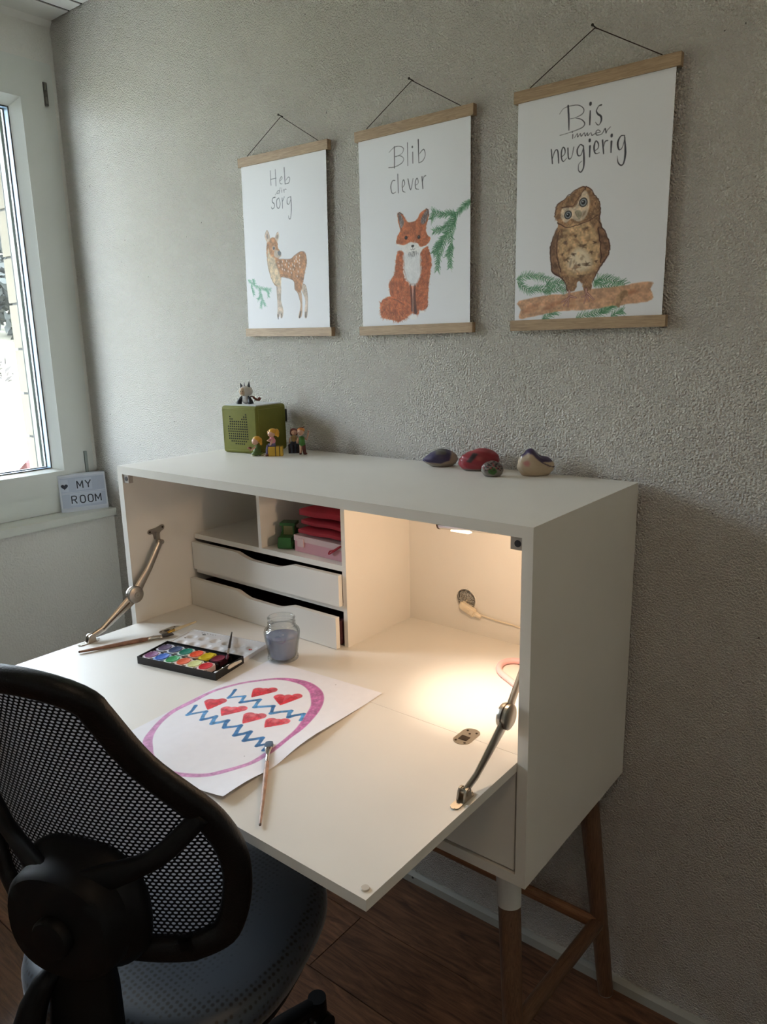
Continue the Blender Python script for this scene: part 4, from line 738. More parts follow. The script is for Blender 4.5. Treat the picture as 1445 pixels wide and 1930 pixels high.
# ------------------------------------------------------------------ lamp and cord inside the desk
PINK = mat('pink_silicone', (240, 184, 182), .45)
lp = thing('gooseneck_lamp', 'pink gooseneck desk lamp glowing warm inside the right desk bay', 'lamp', (1.045, -.30, ZH))
bm = bmesh.new(); tube(bm, crom([(1.045, -.115, ZH+.0065), (.99, -.106, ZH+.0065), (.925, -.103, ZH+.0065), (.893, -.108, ZH+.0065), (.878, -.126, ZH+.0065), (.880, -.150, ZH+.0065), (.895, -.174, ZH+.0065), (.930, -.196, ZH+.0065), (.975, -.222, ZH+.0065), (1.02, -.25, ZH+.010), (1.045, -.285, ZH+.03), (1.052, -.31, ZH+.10), (1.052, -.325, ZH+.22), (1.045, -.335, ZH+.32), (1.02, -.34, ZH+.352), (.975, -.343, ZH+.357)], 5), .0062, 14); part('gooseneck', bm, PINK, lp, smooth='all')
bm = bmesh.new(); lathe(bm, [(0, 0), (.028, 0), (.03, .002), (.03, .010), (.027, .013), (0, .013)], (1.045, -.105, ZH), 32); part('base', bm, PINK, lp, smooth=True)
bm = bmesh.new(); cyl(bm, (.868, -.350, 1.1275), (.978, -.343, 1.1325), .0115, seg=24); hd = part('lamp_head', bm, CHROME, lp, smooth=True)
bm = bmesh.new(); cyl(bm, (.866, -.3503, 1.1274), (.869, -.350, 1.1276), .0119, seg=24); part('end_cap', bm, mat('brown_cap', (92, 66, 50), .5), hd, smooth=True)
LENS = bpy.data.materials.new('lamp_lens'); LENS.use_nodes = True; q = LENS.node_tree.nodes['Principled BSDF']; q.inputs['Emission Color'].default_value = (1, .74, .46, 1); q.inputs['Emission Strength'].default_value = 6; q.inputs['Base Color'].default_value = (1, 1, 1, 1)
part('lamp_lens', B((.893, .930, -.3535, -.3425, 1.1160, 1.1195)), LENS, hd)
sw = thing('power_cord', 'white power cord with inline switch hanging from the round cable hole', 'cord', (.73, -.02, .83))
bm = bmesh.new(); tube(bm, crom([(.706, .0, .846), (.708, -.017, .842), (.716, -.022, .838), (.745, -.023, .829), (.790, -.022, .823), (.84, -.021, .820), (.92, -.022, .812), (1.02, -.024, .80), (1.06, -.05, .785), (1.05, -.09, .7785)], 5), .0017, 8); part('cable', bm, mat('cream_cable', (222, 208, 184), .5), sw, smooth='all')
Mx = Matrix.Translation((.726, -.0245, .835)) @ Matrix.Rotation(math.radians(22), 4, 'Y')
bm = B((-.025, .021, -.0085, .006, -.0105, .0105)); bmesh.ops.bevel(bm, geom=bm.edges[:], offset=.0045, segments=3, affect='EDGES'); bm.transform(Mx); s_ = part('switch_body', bm, mat('cream_switch', (226, 212, 188), .4), sw, smooth=True)
bm = B((-.009, .006, -.0102, -.0085, -.0035, .0035)); bm.transform(Mx); part('rocker', bm, MATS['cream_cable'], s_, bevel=.0006)
bm = bmesh.new(); cyl(bm, (.020, 0, 0), (.034, 0, 0), .0062, .0042, 16); bm.transform(Mx); part('strain_relief', bm, MATS['cream_switch'], s_, smooth=True)

# ------------------------------------------------------------------ things in the pigeonhole
GRN = mat('green_plastic', (46, 98, 44), .3, vary=.1); GRD = mat('pale_windows', (150, 148, 96), .4)
tr = thing('toy_tractor', 'green plastic toy tractor with a cab in the desk pigeonhole', 'toy vehicle', (.322, -.20, .9645), math.radians(28))
L = dict(world=False)
part('hood', B((-.016, .016, -.034, -.002, .006, .030)), GRN, tr, bevel=.003, **L)
part('chassis', B((-.017, .017, -.030, .036, .002, .012)), GRN, tr, bevel=.002, **L)
part('cab_rear', B((-.017, .017, .012, .030, .010, .040)), GRN, tr, bevel=.004, **L)
part('cab_windows', B((-.0135, .0135, -.001, .014, .026, .052)), GRD, tr, bevel=.002, **L)
for sx in (-1, 1):
    for yy in (-.002, .014):
        bm = bmesh.new(); cyl(bm, (sx*.0145, yy, .024), (sx*.0135, yy, .054), .0022, seg=8); part('cab_post', bm, GRN, tr, **L)
bm = B((-.019, .019, -.008, .026, .053, .060)); part('roof', bm, GRN, tr, bevel=.003, **L)
for sx in (-1, 1):
    bm = bmesh.new(); cyl(bm, (sx*.013, .022, .017), (sx*.023, .022, .017), .0165, seg=20); part('wheel', bm, GRN, tr, bevel=.002, **L)
    bm = bmesh.new(); cyl(bm, (sx*.012, -.022, .010), (sx*.019, -.022, .010), .0095, seg=16); part('wheel', bm, GRN, tr, bevel=.001, **L)
PKB = mat('milky_pink_plastic', (226, 168, 176), .3, Alpha=.78); PKL = mat('milky_lid_plastic', (236, 208, 206), .3, Alpha=.75)
pb = thing('storage_box', 'milky pink lidded plastic box under the red pouches', 'box', (.45, -.15, .9645), math.radians(-3))
bm = B((-.083, .083, -.075, .070, .0005, .026)); part('tub', bm, PKB, pb, world=False, bevel=.005, seg=3, smooth=True)
bm = B((-.084, .084, -.076, .071, .0262, .040)); ld = part('lid', bm, PKL, pb, world=False, bevel=.005, seg=3, smooth=True)
bm = B((-.070, -.050, -.0785, -.0755, .014, .034)); part('clip', bm, PKL, ld, world=False, bevel=.003, seg=2)
RED = mat('red_felt', (150, 8, 30), .75, bump=(300, .0004, 3), vary=.1)
def pouch(label, z, dx, dy, rz, hgt, sx=.074, sy=.07):
    bm = B((-sx, sx, -sy, sy, 0, hgt)); bmesh.ops.subdivide_edges(bm, edges=bm.edges[:], cuts=5, use_grid_fill=True)
    for v in bm.verts:
        u_, w_ = v.co.x/sx, v.co.y/sy; e = max(abs(u_), abs(w_)); k = 1-.55*max(0, e-.6)/.4
        v.co.z = hgt/2+(v.co.z-hgt/2)*k + .0012*math.sin(v.co.x*70+dx*90)+.001*math.sin(v.co.y*85)
        if e > .99: v.co.x *= .985; v.co.y *= .985
    org = (.452+dx, -.15+dy, z); bm.transform(Matrix.Rotation(rz, 4, 'Z'))
    o = part('pouch', bm, RED, None, smooth='all'); o.location = org; tag(o, label, 'pouch', 'red pouches in the pigeonhole')
    return o
pouch('red felt pouch lowest of three, resting on the pink box', 1.0062, 0, -.004, .02, .019)
pouch('red felt pouch in the middle of the stack of three', 1.0262, .003, .004, -.03, .019)
pouch('red felt pouch on top of the stack, fullest and tallest', 1.0464, .002, .0, .05, .030)
bm = bmesh.new(); tube(bm, crom([(.524, -.226, 1.0045), (.512, -.2305, .998), (.500, -.2335, .990), (.488, -.2335, .986), (.484, -.2335, .979), (.492, -.2335, .983), (.508, -.2335, .993), (.520, -.231, 1.002)], 6), .0018, 8); mobj('red_cord_loop', bm, MATS['red_felt'], 'red drawstring loop hanging over the edge of the pink box', 'cord', (.50, -.232, .99), smooth='all')

# ================================================================== ON THE FLAP
# painting on paper
def paint_egg(c):
    P = PAPER
    c.c *= (1-.012*(c.n1[..., None]-.5))
    egg = crom(P['egg'], 8, True)
    n = len(egg)
    egg = [(x, y, max(5.5, w_*1.35)) for x, y, w_ in egg]; c.stroke(egg+[egg[0]], 5, (196, 128, 178), .82, 1.3, .14)
    c.stroke([(x+.3, y+.3, max(1, w_-2.5)) for x, y, w_ in egg[int(n*.33):int(n*.64)]], 5, (186, 84, 144), .62, 2.5, .2)
    c.stroke([(x, y, w_*.5) for x, y, w_ in egg+[egg[0]]], 3, (206, 142, 186), .3, 2, .3)
    for k, z in enumerate(P['zig']):
        for i, (a, b) in enumerate(zip(z, z[1:])):
            col = (44, 104, 160) if (i % 3 == 0 or k == 1 and i > 6) else (74, 138, 192)
            q_ = c.rg.uniform(.8, 1.15); c.stroke([a+(9.0*q_,), ((a[0]+b[0])/2+c.rg.normal()*1.2, (a[1]+b[1])/2, 7.2*q_), b+(8.2*q_,)], 5, col, .92, 1, .3)
    for k, (a, b, t) in enumerate(P['hearts']):
        red = (206, 44, 56) if k < 3 else (212, 66, 78)
        m = ((a[0]+b[0])/2, (a[1]+b[1])/2)
        for l in (a, b):
            for f in (.25, .5, .75, 1): c.stroke([t+(3,), (t[0]+(l[0]-t[0])*f, t[1]+(l[1]-t[1])*f, 6+16*f)], 9, red, .8, 1.2, .2)
        c.stroke([t+(4,), m+(17,)], 8, red, .8, 1.2, .2); c.stroke([(m[0]-4, m[1]+2)], 12, (222, 92, 100) if k < 3 else (236, 150, 152), .6, 6)
        c.stroke([(a[0]-3, a[1]-1, 1.5), (a[0]-1, a[1]+6, 1)], 2, (240, 150, 150), .5, 1)
    for d in P['dots']: c.stroke([d], 1.5, (70, 60, 66), .9)
cv = Canvas(297, 420, 1.15, (234, 233, 238), 21); paint_egg(cv)
RT = (.99761, .06905); DN = (.06905, -.99761); TLp = (.4547, -.4015)
pp = thing('painting', 'sheet of paper with painted Easter egg, red hearts and blue zigzags', 'painting', (TLp[0], TLp[1], ZH))
def pf(X, Y):
    u = X/297.; v = Y/420.
    z = ZH+.0009+.0085*np.clip((u-.68)/.32, 0, 1)**2*np.clip((v-.08)/.4, 0, 1)**1.5*(1-.93*np.exp(-((v-.74)/.10)**2))+.0012*np.exp(-((X-Y*.2-40)/40)**2)*np.clip(v*2-.6, 0, 1)+.0004*(1+np.sin(X/41.+Y/67.))*np.clip(v*4-.6, 0, 1)
    return TLp[0]+RT[0]*X/1000+DN[0]*Y/1000, TLp[1]+RT[1]*X/1000+DN[1]*Y/1000, z
cv.mesh('paper_sheet', pf, PAPERM, pp)

# jar of rinse water
def jar_glass():
    m = glass_mat('jar_glass', (.94, .955, .95)); n = m.node_tree
    t = [k for k in n.nodes if k.type == 'BSDF_TRANSPARENT'][0]; lw = [k for k in n.nodes if k.type == 'LAYER_WEIGHT'][0]; ma = [k for k in n.nodes if k.type == 'MATH' and k.operation == 'MULTIPLY_ADD'][0]; pw = [k for k in n.nodes if k.type == 'MATH' and k.operation == 'POWER'][0]
    pw.inputs[1].default_value = 3.0; ma.inputs[1].default_value = .6; ma.inputs[2].default_value = .07
    r = n.nodes.new('ShaderNodeValToRGB'); r.color_ramp.elements[0].position = .45; r.color_ramp.elements[0].color = (.96, .97, .965, 1); r.color_ramp.elements[1].position = .95; r.color_ramp.elements[1].color = (.42, .44, .43, 1)
    n.links.new(lw.outputs['Facing'], r.inputs[0]); n.links.new(r.outputs[0], t.inputs[0])
    return m
jc = (.4740, -.3800, ZH+.0016)
jr = thing('water_jar', 'glass jar of cloudy blue paint water behind the painting', 'jar', jc)
prof = [(0, .0), (.026, .0), (.0325, .0015), (.0335, .005), (.0320, .011), (.0330, .020), (.0350, .034), (.0375, .047), (.0386, .056), (.0390, .0625), (.0375, .068), (.0335, .0722), (.0300, .0742), (.0290, .0765), (.0305, .0790), (.0292, .0812), (.0292, .0835), (.0304, .0852), (.0291, .087), (.0291, .0925), (.0302, .0945), (.0288, .0962)]
inner = [(.0268, .0945), (.0270, .080), (.0280, .0745), (.0340, .068), (.0358, .0605), (.0362, .055), (.0352, .046), (.0328, .033), (.0305, .020), (.0295, .010), (.027, .0055), (0, .0045)]
bm = bmesh.new(); lathe(bm, crom(prof, 2)+inner, jc, 48); part('glass_wall', bm, jar_glass(), jr, smooth='all')
WAT = bpy.data.materials.new('cloudy_water'); WAT.use_nodes = True; n_ = WAT.node_tree; b_ = n_.nodes['Principled BSDF']; b_.inputs['Base Color'].default_value = lin((132, 144, 178)); b_.inputs['Roughness'].default_value = .12; b_.inputs['Alpha'].default_value = .86
wp = [(0, .0048), (.0265, .0058), (.0292, .0105), (.0302, .020), (.0325, .033), (.0349, .046), (.0358, .0535), (.034, .0540), (0, .0540)]
bm = bmesh.new(); lathe(bm, wp, jc, 48); part('paint_water', bm, WAT, jr, smooth='all')
bm = bmesh.new()
for k in range(36):
    a = 2*PI*k/36; ball(bm, (jc[0]+.0325*math.cos(a), jc[1]+.0325*math.sin(a), jc[2]+.005+.003*(k % 2)), .0013, sub=1)
part('stippled_foot', bm, MATS['jar_glass'], jr, smooth='all')

# paint box
pbx = thing('paint_box', 'open black watercolour box with twelve round pans and white mixing lid', 'paint box', (.2325, -.5835, ZH), math.radians(12.3))
TIN = mat('black_tin', (20, 19, 20), .4, bump=(300, .0001, 2)); BL, BD, BH = .2130, .0945, .0165
bm = B((0, BL, 0, .0016, 0, BH), (0, BL, BD-.0016, BD, 0, BH), (0, .0016, .0016, BD-.0016, 0, BH), (BL-.0016, BL, .0016, BD-.0016, 0, BH), (.0016, BL-.0016, .0016, BD-.0016, 0, .002))
part('tray', bm, TIN, pbx, world=False, bevel=.0004, seg=1)
part('pan_rack', B((.0016, BL-.030, .0016, .0058, .002, .0125), (.0016, BL-.030, .0434, .0476, .002, .0125), (.0016, BL-.030, .0855, BD-.0016, .002, .0125)), TIN, pbx, world=False)
FRONT = [((128, 78, 122), (215, 205, 212)), ((58, 104, 190), (140, 165, 205)), ((48, 150, 92), (190, 205, 195)), ((222, 100, 66), (222, 200, 190)), ((212, 216, 150), (222, 222, 205)), ((206, 42, 52), (230, 205, 200))]
BACK = [((84, 72, 100), (205, 205, 215)), ((48, 70, 110), (200, 205, 215)), ((14, 120, 102), (195, 212, 205)), ((232, 84, 50), (222, 180, 160)), ((206, 180, 24), (214, 192, 50)), ((112, 26, 52), (60, 28, 38))]
for r_, (row_, yc) in enumerate(((FRONT, .0245), (BACK, .0665))):
    for i, (c_, rim) in enumerate(row_):
        xc = .0185+i*.0298
        bm = B((xc-.0146, xc+.0146, yc-.0186, yc+.0186, .003, .0140)); vs = [e for e in bm.edges if abs(e.verts[0].co.z-e.verts[1].co.z) > .005]; bmesh.ops.bevel(bm, geom=vs, offset=.005, segments=3, affect='EDGES')
        p = part('paint_pan', bm, mat('pan_%d_%d' % (r_, i), rim, .4), pbx, world=False)
        bm = bmesh.new(); lathe(bm, [(0, .0003), (.0105, .0004), (.0118, .0011), (.0123, .0011), (.0123, -.001)], (xc, yc, .0140), 28); bmesh.ops.scale(bm, vec=(1.06, 1.34, 1), space=Matrix.Translation((-xc, -yc, 0)), verts=bm.verts); part('paint_cake', bm, mat('cake_%d_%d' % (r_, i), c_, .35, bump=(160, .0008, 2), vary=.12, vscale=150), p, world=False, smooth=True)
LIDM = mat('white_mixing_lid', (226, 226, 228), .25)
bm = bmesh.new(); nx_, ny_ = 72, 34; gx = []
wells = [(.022+.034*i, .118+.024*0) for i in range(6)]+[(.022+.034*i, .152) for i in range(6)]
H_ = lambda x, y: .0085-sum(.0050*max(0, 1-((x-a)**2+(y-b)**2)/.0118**2) for a, b in wells)
g = [[bm.verts.new((-.003+.213*i/nx_, BD+.004+.088*j/ny_, H_(-.003+.213*i/nx_, BD+.004+.088*j/ny_))) for j in range(ny_+1)] for i in range(nx_+1)]
for i in range(nx_):
    for j in range(ny_): bm.faces.new((g[i][j], g[i+1][j], g[i+1][j+1], g[i][j+1]))
x0_, x1_, y0_, y1_ = -.003, .210, BD+.004, BD+.092
ld = part('mixing_lid', bm, LIDM, pbx, world=False, smooth='all')
part('lid_rim', B((x0_-.0015, x0_, y0_, y1_, .0005, .0100), (x1_, x1_+.0015, y0_, y1_, .0005, .0100), (x0_-.0015, x1_+.0015, y1_, y1_+.0015, .0005, .0100), (x0_-.0015, x1_+.0015, y0_-.0015, y0_, .0005, .0100)), LIDM, ld, world=False, bevel=.0006, seg=1)
for (a, b, r, c_) in ((.186, .150, .0045, (200, 40, 40)), (.189, .1535, .003, (200, 40, 40)), (.040, .172, .004, (46, 40, 40)), (.043, .1735, .003, (46, 40, 40)), (.012, .140, .003, (60, 50, 40)), (.030, .179, .0016, (40, 36, 36)), (.037, .180, .0016, (40, 36, 36)), (.046, .1795, .0018, (40, 36, 36)), (.054, .180, .0014, (40, 36, 36)), (.062, .179, .0018, (40, 36, 36)), (.069, .1795, .0013, (40, 36, 36)), (.095, .165, .0014, (70, 60, 60)), (.12, .135, .0012, (70, 60, 60))):
    bm = bmesh.new(); z = H_(a, b); cyl(bm, (a, b, z-.0004), (a, b, z+.0004), r, r*.9, 14); bmesh.ops.scale(bm, vec=(1, .6, 1), space=Matrix.Translation((-a, -b, 0)), verts=bm.verts); part('paint_drip', bm, mat('drip_%d_%d' % (c_[0], c_[1]), c_, .3), ld, world=False)
# brushes
def brush(label, h0, tip, hcol, r, ferr=.16, bris=.09, bcol=(60, 50, 44), bw=1.6, speck=None, fcol=None, flat=.45):
    h0, tip = Vector(h0), Vector(tip); Lb = (tip-h0).length; ax = (tip-h0)/Lb; P = lambda t: tuple(h0+ax*Lb*t); f0 = 1-ferr-bris; f1 = 1-bris
    t = thing('paintbrush', label, 'paintbrush', tuple(h0), 0, 'paintbrushes on the desk flap'); up = (0, 0, 1)
    m = mat('brush_handle_%d' % hcol[0], hcol, .45, vary=.35 if speck else .05, vscale=70)
    bm = bmesh.new(); tube(bm, [P(0), P(.01), P(.15), P(.45), P(f0-.06), P(f0)], [r*.35, r*.55, r*.75, r*1.05, r*1.15, r*.8], 12); hh = part('handle', bm, m, t, smooth=True)
    bm = bmesh.new(); tube(bm, [P(0), P(.012)], [r*.45, r*.6], 10); part('handle_end', bm, mat('handle_end_%d' % hcol[0], tuple(int(c*.5) for c in hcol), .5), hh, smooth=True)
    fm = fcol or CHROME
    bm = bmesh.new(); tube(bm, [P(f0-.003), P(f0+ferr*.35), P(f0+ferr*.4), P(f0+ferr*.45), P(f1)], [r*.95, r*.98, r*1.1, r*.98, r*bw], 14, flat=[r*.95, r*.98, r*1.1, r*.95, r*flat*1.2], up=up); part('ferrule', bm, fm, t, smooth=True)
    bm = bmesh.new(); tube(bm, [P(f1-.004), P(f1+bris*.45), P(.995), P(1)], [r*bw*.95, r*bw*1.08, r*bw*.85, r*bw*.4], 14, flat=[r*flat*1.1, r*flat*1.1, r*flat*.4, r*.1], up=up); part('bristles', bm, mat('bristles_%d' % bcol[0], bcol, .8, bump=(500, .0006, 2)), t, smooth=True)
    return t
brush('brown flat brush with worn handle lying left of the paint box', (.0775, -.6325, ZH+.0045), (.1640, -.4400, ZH+.0045), (146, 108, 88), .0048, .15, .13, (70, 60, 50), 1.7, speck=1)
brush('pale tan round brush with brass ferrule behind the paint box corner', (.1640, -.3720, ZH+.0145), (.1625, -.4700, ZH+.0125), (214, 196, 158), .0036, .20, .14, (74, 62, 48), 1.3, fcol=mat('brass', (214, 170, 84), .25, 1.0))
brush('silvery flat brush resting on the painting, bristles on the zigzag', (.8695, -.8080, ZH+.0038), (.7130, -.6440, ZH+.0060), (176, 140, 120), .0034, .19, .09, (78, 98, 120), 2.1, speck=1)
brush('thin black brush standing tip down in the maroon paint pan', (.2880, -.3660, ZH+.0135), (.4060, -.4790, ZH+.0170), (34, 26, 26), .0028, .22, .14, (90, 30, 48), .95, flat=.9)
brush('short white flat brush lying in the right slot of the paint box', (.4290, -.4590, ZH+.0125), (.4275, -.5300, ZH+.0095), (222, 214, 204), .0046, .3, .12, (210, 206, 200), 1.3)

# ================================================================== ON TOP OF THE DESK
OLIVE = mat('olive_fabric', (112, 113, 40), .75, bump=(700, .0003, 3), vary=.06, vscale=60)
ac = thing('audio_cube', 'olive green fabric cube speaker with perforated cat face grille', 'speaker', (.0965, -.088, ZT), math.radians(8))
bm = B((-.06, .06, -.06, .06, 0, .122)); bmesh.ops.bevel(bm, geom=bm.edges[:], offset=.0075, segments=4, affect='EDGES', profile=.5); part('body', bm, OLIVE, ac, world=False, smooth=True)
bm = bmesh.new(); o_ = .0545; tube(bm, [(-o_, -.0605, .008), (o_, -.0605, .008), (o_, -.0605, .114), (-o_, -.0605, .114)], .0006, 6, closed=True); part('seam', bm, mat('olive_piping', (138, 138, 70), .7), ac, world=False)
bm = bmesh.new(); tube(bm, [(.0605, -o_, .008), (.0605, o_, .008), (.0605, o_, .114), (.0605, -o_, .114)], .0006, 6, closed=True); part('seam', bm, MATS['olive_piping'], ac, world=False)
part('top_plate', B((-.050, .052, -.052, .052, .1215, .1245)), mat('light_grey_plate', (206, 208, 210), .4), ac, world=False, bevel=.0012, seg=2)
bm = bmesh.new()
rows_ = [(542, [487]), (575, [255, 460, 491]), (608, [258, 287, 432, 463, 494])]
for yy, x0, n in ((645, 260, 9), (680, 262, 9), (715, 236, 10), (750, 238, 10), (785, 241, 10), (820, 245, 10), (853, 248, 10), (888, 252, 10), (925, 287, 8), (962, 347, 5)): rows_.append((yy, [x0+30*i for i in range(n)]))
for yy, xs in rows_:
    for xx in xs:
        u_ = -.060+.120*(xx-(118+(yy-470)*.06))/525; v_ = .1135-.113*(yy-470)/625
        cyl(bm, (u_, -.0607, v_), (u_, -.0594, v_), .0019, seg=8)
part('speaker_hole', bm, mat('black_hole', (8, 8, 8), .8), ac, world=False, kind='stuff', label='black round perforations forming a cat head')
part('pull_tab', B((.046, .049, .060, .078, .072, .105)), mat('black_tab', (22, 22, 24), .6), ac, world=False, bevel=.001)
cAy = math.radians(38.5)
SKIN = mat('toy_skin', (206, 162, 138), .45); HAIRY = mat('toy_golden_hair', (206, 150, 40), .4); DKB = mat('toy_dark', (34, 36, 42), .45)
def balls(lst):
    bm = bmesh.new()
    for c, r, *s in lst: ball(bm, c, r, s[0] if s else (1, 1, 1), 2)
    return bm
def face_(t, hd_, c, r, tilt=0):
    for sx in (-1, 1):
        bm = bmesh.new(); ball(bm, (c[0]+sx*r*.34+tilt*r*.3, c[1]-r*.93, c[2]+r*.05), r*.11, (1, .5, 1.3), 1); part('eye', bm, DKB, hd_, world=False)
    bm = bmesh.new(); ball(bm, (c[0]+tilt*r*.3, c[1]-r*1.0, c[2]-r*.2), r*.13, sub=1); part('nose', bm, SKIN, hd_, world=False)
    bm = bmesh.new(); tube(bm, [(c[0]-r*.28+tilt*r*.3, c[1]-r*.88, c[2]-r*.45), (c[0]+tilt*r*.3, c[1]-r*.92, c[2]-r*.52), (c[0]+r*.28+tilt*r*.3, c[1]-r*.86, c[2]-r*.45)], r*.05, 5); part('mouth', bm, mat('toy_mouth', (150, 70, 66), .5), hd_, world=False)
# costumed toy on the speaker
t = thing('toy_figure', 'toy child in pale hooded animal costume sitting on the green speaker', 'toy figure', (.0875, -.105, ZT+.1245), math.radians(26))
q = dict(world=False, smooth='all')
GREYH = mat('toy_pale_hood', (196, 188, 178), .45)
part('body', balls([((0, 0, .010), .0105, (1, .8, 1)), ((0, 0, .019), .007)]), mat('toy_white_belly', (222, 222, 222), .5), t, **q)
hd_ = part('head', balls([((.0005, 0, .0325), .0158, (1.0, .92, .94)), ((.004, .003, .0330), .0152, (1, 1, .95))]), GREYH, t, **q)
part('face', balls([((-.0035, -.0085, .0320), .0112, (.95, .62, 1.02))]), mat('toy_beige_face', (190, 166, 138), .45), hd_, **q); face_(t, hd_, (-.0035, -.0072, .0325), .0088)
for sx, hh in ((-1, .0095), (1, .0125)):
    bm = bmesh.new(); cyl(bm, (sx*.0095, .001, .043), (sx*.0125-.001, .001, .045+hh), .0048, .0004, 8); part('ear', bm, DKB, hd_, world=False)
bm = bmesh.new(); cyl(bm, (-.001, -.002, .046), (-.001, -.003, .057), .0022, .0003, 8); part('horn', bm, mat('toy_horn', (120, 110, 112), .4), hd_, world=False)
for sx in (-1, 1):
    bm = bmesh.new(); tube(bm, [(sx*.0165, -.006, .0), (sx*.0155, -.006, .006), (sx*.012, -.004, .014), (sx*.009, -.003, .0205)], [.0075, .0068, .0045, .0015], 10); part('wing' , bm, DKB, t, **q)
bm = bmesh.new(); tube(bm, crom([(.008, .006, .016), (.016, .006, .019), (.023, .006, .013), (.031, .005, .0095), (.036, .004, .012), (.0365, .003, .018)], 4), [.0016]*6+[.003]*8+[.0042]*5+[.001]*2, 8); part('tail', bm, mat('toy_brown_tail', (122, 66, 48), .5), t, **q)
# kneeling toy
def base_thing(label, loc, rz=cAy): return thing('toy_figure', label, 'toy figure', loc, rz, 'small toy figures beside the speaker')
GREEN2 = mat('toy_moss_green', (74, 96, 36), .5)
t = base_thing('kneeling blond toy figure in moss green clothes holding a mushroom', (.179, -.157, ZT))
part('body', balls([((0, 0, .012), .0105, (1.05, .8, 1.05)), ((.002, 0, .020), .0078, (1, .8, 1.2)), ((-.004, -.002, .006), .008, (1.4, 1, .7)), ((.006, .003, .006), .0075, (1.2, 1, .8))]), GREEN2, t, **q)
part('foot', balls([((.011, .002, .003), .0042, (1.5, 1, .7)), ((-.010, -.003, .002), .0042, (1.6, 1, .5))]), mat('toy_cream', (208, 206, 178), .5), t, **q)
hd_ = part('head', balls([((-.0035, -.003, .0375), .0092)]), SKIN, t, **q); face_(t, hd_, (-.0055, -.003, .0365), .0086, -.6)
part('hair', balls([((0, .001, .0415), .0108, (1.05, 1, .85)), ((.0085, .003, .0385), .0062, (.8, 1, 1.3)), ((-.0085, -.002, .0385), .0045, (.8, 1, 1.2)), ((.010, .004, .0315), .004, (.8, 1, 1.4))]), HAIRY, hd_, **q)
bm = bmesh.new(); tube(bm, [(-.003, -.007, .024), (-.010, -.010, .018), (-.015, -.009, .017)], .0022, 8); part('arm', bm, SKIN, t, **q)
bm = balls([((-.0175, -.009, .0215), .0052, (1.1, 1, .6)), ((-.0165, -.009, .0165), .0026, (.8, .8, 1.3))]); part('mushroom', bm, mat('toy_brown', (128, 72, 44), .5), t, **q)
# toy seated on a yellow suitcase
t = base_thing('blond toy figure in pink top seated on a yellow strapped suitcase', (.215, -.135, ZT))
cs = part('suitcase', B((-.013, .0235, -.008, .010, 0, .024)), mat('toy_yellow', (206, 164, 46), .45), t, world=False, bevel=.003, seg=3, smooth=True)
for a in (.006, .0165): part('strap', B((a-.0009, a+.0009, -.0084, .0104, -.0001, .0243)), DKB, cs, world=False, bevel=.0004, seg=1)
part('torso', balls([((-.001, 0, .0375), .0078, (1, .8, 1.2)), ((-.002, -.001, .0435), .0066, (1.05, .8, .9))]), mat('toy_pink', (206, 132, 150), .5), t, **q)
bm = bmesh.new(); tube(bm, [(.005, .001, .028), (-.006, -.002, .028), (-.0125, -.004, .0275)], [.0075, .0052, .0042], 10); tube(bm, [(-.0125, -.004, .028), (-.0155, -.006, .017), (-.016, -.006, .006)], [.0042, .0032, .0028], 10); part('trousers', bm, mat('toy_mauve_jeans', (112, 104, 140), .5), t, **q)
part('shoe', balls([((-.0165, -.008, .0035), .0038, (1.3, 1.2, .8))]), mat('toy_red_brown', (96, 44, 34), .5), t, **q)
bm = bmesh.new(); tube(bm, [(-.006, -.003, .044), (-.0125, -.006, .0395), (-.006, -.008, .038)], .0022, 8); tube(bm, [(.0, -.007, .0425), (-.003, -.0085, .035), (-.006, -.009, .0285)], .0021, 8); part('arm', bm, SKIN, t, **q)
hd_ = part('head', balls([((-.003, -.002, .0565), .0096)]), SKIN, t, **q); face_(t, hd_, (-.005, -.002, .0555), .009, -.6)
part('hair', balls([((.0, .0, .0620), .0106, (1.05, 1, .75)), ((.0095, .003, .0585), .0085, (.85, 1, 1.15)), ((-.0095, -.002, .0605), .0048, (.8, 1, 1)), ((.0125, .004, .0525), .005, (.7, 1, 1.2))]), HAIRY, hd_, **q)
# toy seated on a black chest
t = base_thing('auburn haired toy figure in tan top seated on a black chest', (.222, -.068, ZT))
part('chest', B((-.0145, .0145, -.0105, .0105, 0, .022)), mat('toy_black_chest', (26, 16, 18), .5), t, world=False, bevel=.002)
part('torso', balls([((0, 0, .0335), .0072, (1.05, .8, 1.3)), ((0, -.0005, .0405), .0062, (1.2, .8, .9))]), mat('toy_tan_top', (176, 148, 96), .5), t, **q)
bm = bmesh.new()
for sx in (-1, 1): tube(bm, [(sx*.003, 0, .026), (sx*.005, -.009, .0245), (sx*.006, -.012, .0215)], [.0052, .0046, .004], 10); tube(bm, [(sx*.006, -.0125, .0225), (sx*.0045, -.0135, .012), (sx*.004, -.0135, .002)], [.004, .0032, .003], 10)
part('trousers', bm, mat('toy_navy', (32, 38, 54), .5), t, **q)
bm = bmesh.new()
for sx in (-1, 1): tube(bm, [(sx*.0075, 0, .042), (sx*.0115, -.001, .034), (sx*.0115, -.002, .0245)], .0021, 8)
part('arm', bm, SKIN, t, **q)
hd_ = part('head', balls([((.001, -.002, .0535), .0078)]), SKIN, t, **q); face_(t, hd_, (.001, -.002, .0525), .0074)
part('hair', balls([((.0, .0015, .0570), .0092, (1.05, 1, .8)), ((-.0065, .001, .0520), .0046, (.8, 1, 1.8)), ((.0065, .002, .0515), .0042, (.8, 1, 1.8))]), mat('toy_auburn_hair', (104, 44, 40), .4), hd_, **q)
